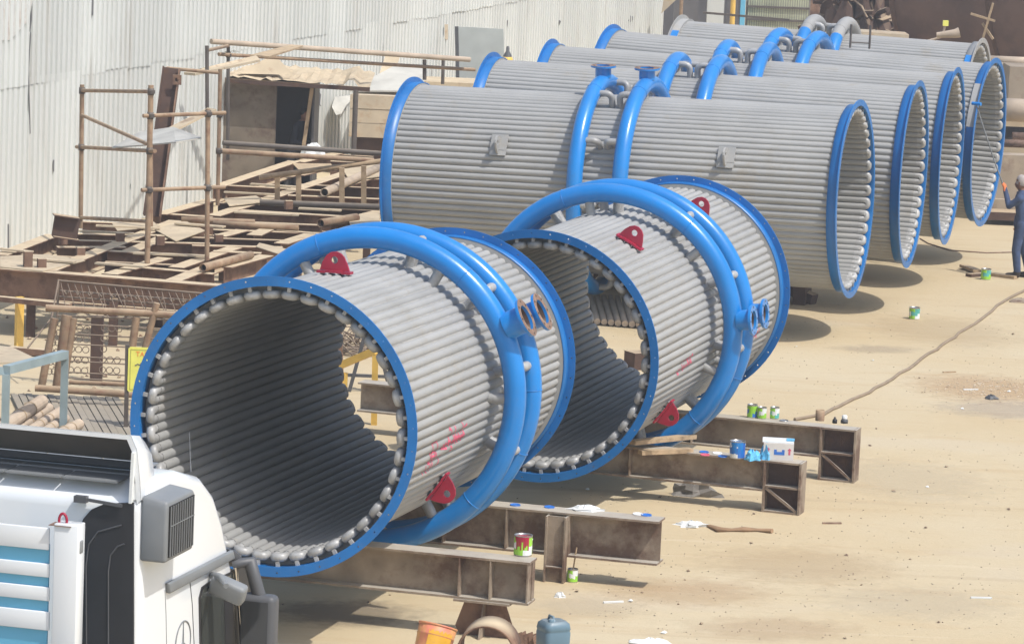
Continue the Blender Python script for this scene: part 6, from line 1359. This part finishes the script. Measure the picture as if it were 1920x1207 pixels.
def headcloth(mb): mb.lathe([(.0, .115), (.06, .105), (.092, .07), (.103, .02), (.104, -.03), (.095, -.06)], 20, Matrix.Translation((.055, 0, 1.675)) @ Matrix.Rotation(R_(-14), 4, 'Y') @ Matrix.Diagonal((1.0, .95, 1.0, 1)))
def eyes(mb):
    for sy in (-1, 1): mb.lathe([(0, .006), (.008, .003), (.010, -.004)], 8, Matrix.Translation((.158, sy * .032, 1.645)) @ Matrix.Rotation(R_(90), 4, 'Y'))
def mouth(mb): mb.path([V((.158, .022, 1.575)), V((.167, 0, 1.577)), V((.158, -.022, 1.575))], .005, 5)
def pockets(mb):
    for sy in (-1, 1): mb.box(V((.165, sy * .075, 1.28)), .012, .085, .10, Matrix.Rotation(R_(-4), 3, 'Y'))
def collar(mb): mb.path([V((.05 + .075 * cos(a), .075 * sin(a), 1.465 + .015 * cos(a))) for a in [2 * pi * i / 16 for i in range(16)]], .018, 6, closed=True)
painter = person('person', 'man in a dark blue coverall and orange gloves reaching up with a roller pole', pm_b, face, caps, reg, ['coverall', 'skin', 'glove', 'boot'],
       [('head_cloth', headcloth, 'scarf'), ('eyes', eyes, 'black'), ('mouth', mouth, 'boot'), ('breast_pockets', pockets, 'coverall'), ('collar', collar, 'coverall')])
W = WM[painter]; hp = W @ V((.375, .045, 1.585)); tip = PT(1831, 197, 64.2)
rp_ = thing('roller_pole', 'thin paint roller pole held up against the drum by the man in blue', 'pole', hp)
mid = hp.lerp(tip, .5) + V((-.02, 0, .02)); d0 = (hp - mid).normalized()
mb = MB(); mb.path([hp + d0 * .12, hp, hp.lerp(mid, .5) + V((-.008, 0, 0)), mid, mid.lerp(tip, .5) + V((-.01, 0, .01)), tip], .012, 8); mb.build('pole_shaft', 'mgrey', rp_)
mb = MB(); mb.cyl(tip + V((-.07, .05, .02)), tip + V((.07, -.05, .02)), .03, n=12); mb.build('roller', 'blue', rp_)
# worker in the hut doorway, bending over his work
hw = V((PT(549, 300, YH + .55).x, YH + .55, 0)); 
caps = [((0, .1, .88), (.03, .12, .46), .10, .075), ((.03, .12, .46), (-.02, .12, .09), .075, .06), ((-.02, .12, .06), (.15, .13, .045), .05, .045), ((0, -.1, .88), (0, -.12, .46), .10, .075), ((0, -.12, .46), (-.08, -.12, .09), .075, .06), ((-.08, -.12, .06), (.09, -.13, .045), .05, .045),
        ((0, 0, .90), (.06, 0, 1.14), .15, .155, (1.1, .8)), ((.06, 0, 1.14), (.13, 0, 1.34), .155, .16, (1.12, .78)), ((.14, .15, 1.37), (.14, -.15, 1.37), .075, .075), ((.16, 0, 1.42), (.21, 0, 1.51), .065, .055), ((.24, 0, 1.57), (.235, 0, 1.63), .085, .09), ((.28, 0, 1.545), (.30, 0, 1.555), .05, .04), ((.325, 0, 1.60), (.335, 0, 1.58), .013, .017),
        ((.14, .18, 1.35), (.16, .24, 1.10), .062, .052), ((.16, .24, 1.10), (.38, .12, 1.02), .05, .04), ((.14, -.18, 1.35), (.16, -.24, 1.10), .062, .052), ((.16, -.24, 1.10), (.38, -.10, 1.02), .05, .04)]
caps += hand((.38, .12, 1.02), (.46, .10, 1.0), (0, -.5, -.6), .4) + hand((.38, -.10, 1.02), (.46, -.08, 1.0), (0, .5, -.6), .4)
def reg2(c):
    if c.z > 1.485: return 1
    if c.x > .37 and c.z < 1.12 and c.z > .8: return 1
    if c.z < .10: return 3
    return 2 if c.z < .93 else 0
def hair(mb): mb.lathe([(0, .10), (.05, .09), (.085, .05), (.095, 0), (.088, -.035)], 16, Matrix.Translation((.215, 0, 1.645)) @ Matrix.Rotation(R_(-22), 4, 'Y'))
person('person', 'worker in dark clothes bending in the shade of the hut doorway', hw, R_(-25), caps, reg2, ['dark_shirt', 'skin', 'denim', 'boot'], [('hair', hair, 'hair')], voxel=.018)

# ================================================================ VEIL (volume added to lift the blacks, no dust in the air)
mb = MB(); mb.box(V((0, 170, 4.0)), 460, 520, 10.0)
hz = mb.build('veil', 'ground'); tag(hz, 'added lens haze over the whole yard', 'veil', kind='stuff')
mt, n, l = new_mat('veil_volume'); n.remove(n['Principled BSDF']); v = n.new('ShaderNodeVolumePrincipled')
v.inputs['Density'].default_value = 0.0014; v.inputs['Color'].default_value = (0.92, 0.93, 0.95, 1); v.inputs['Anisotropy'].default_value = 0.2
l.new(v.outputs[0], n['Material Output'].inputs['Volume']); hz.data.materials.clear(); hz.data.materials.append(mt)
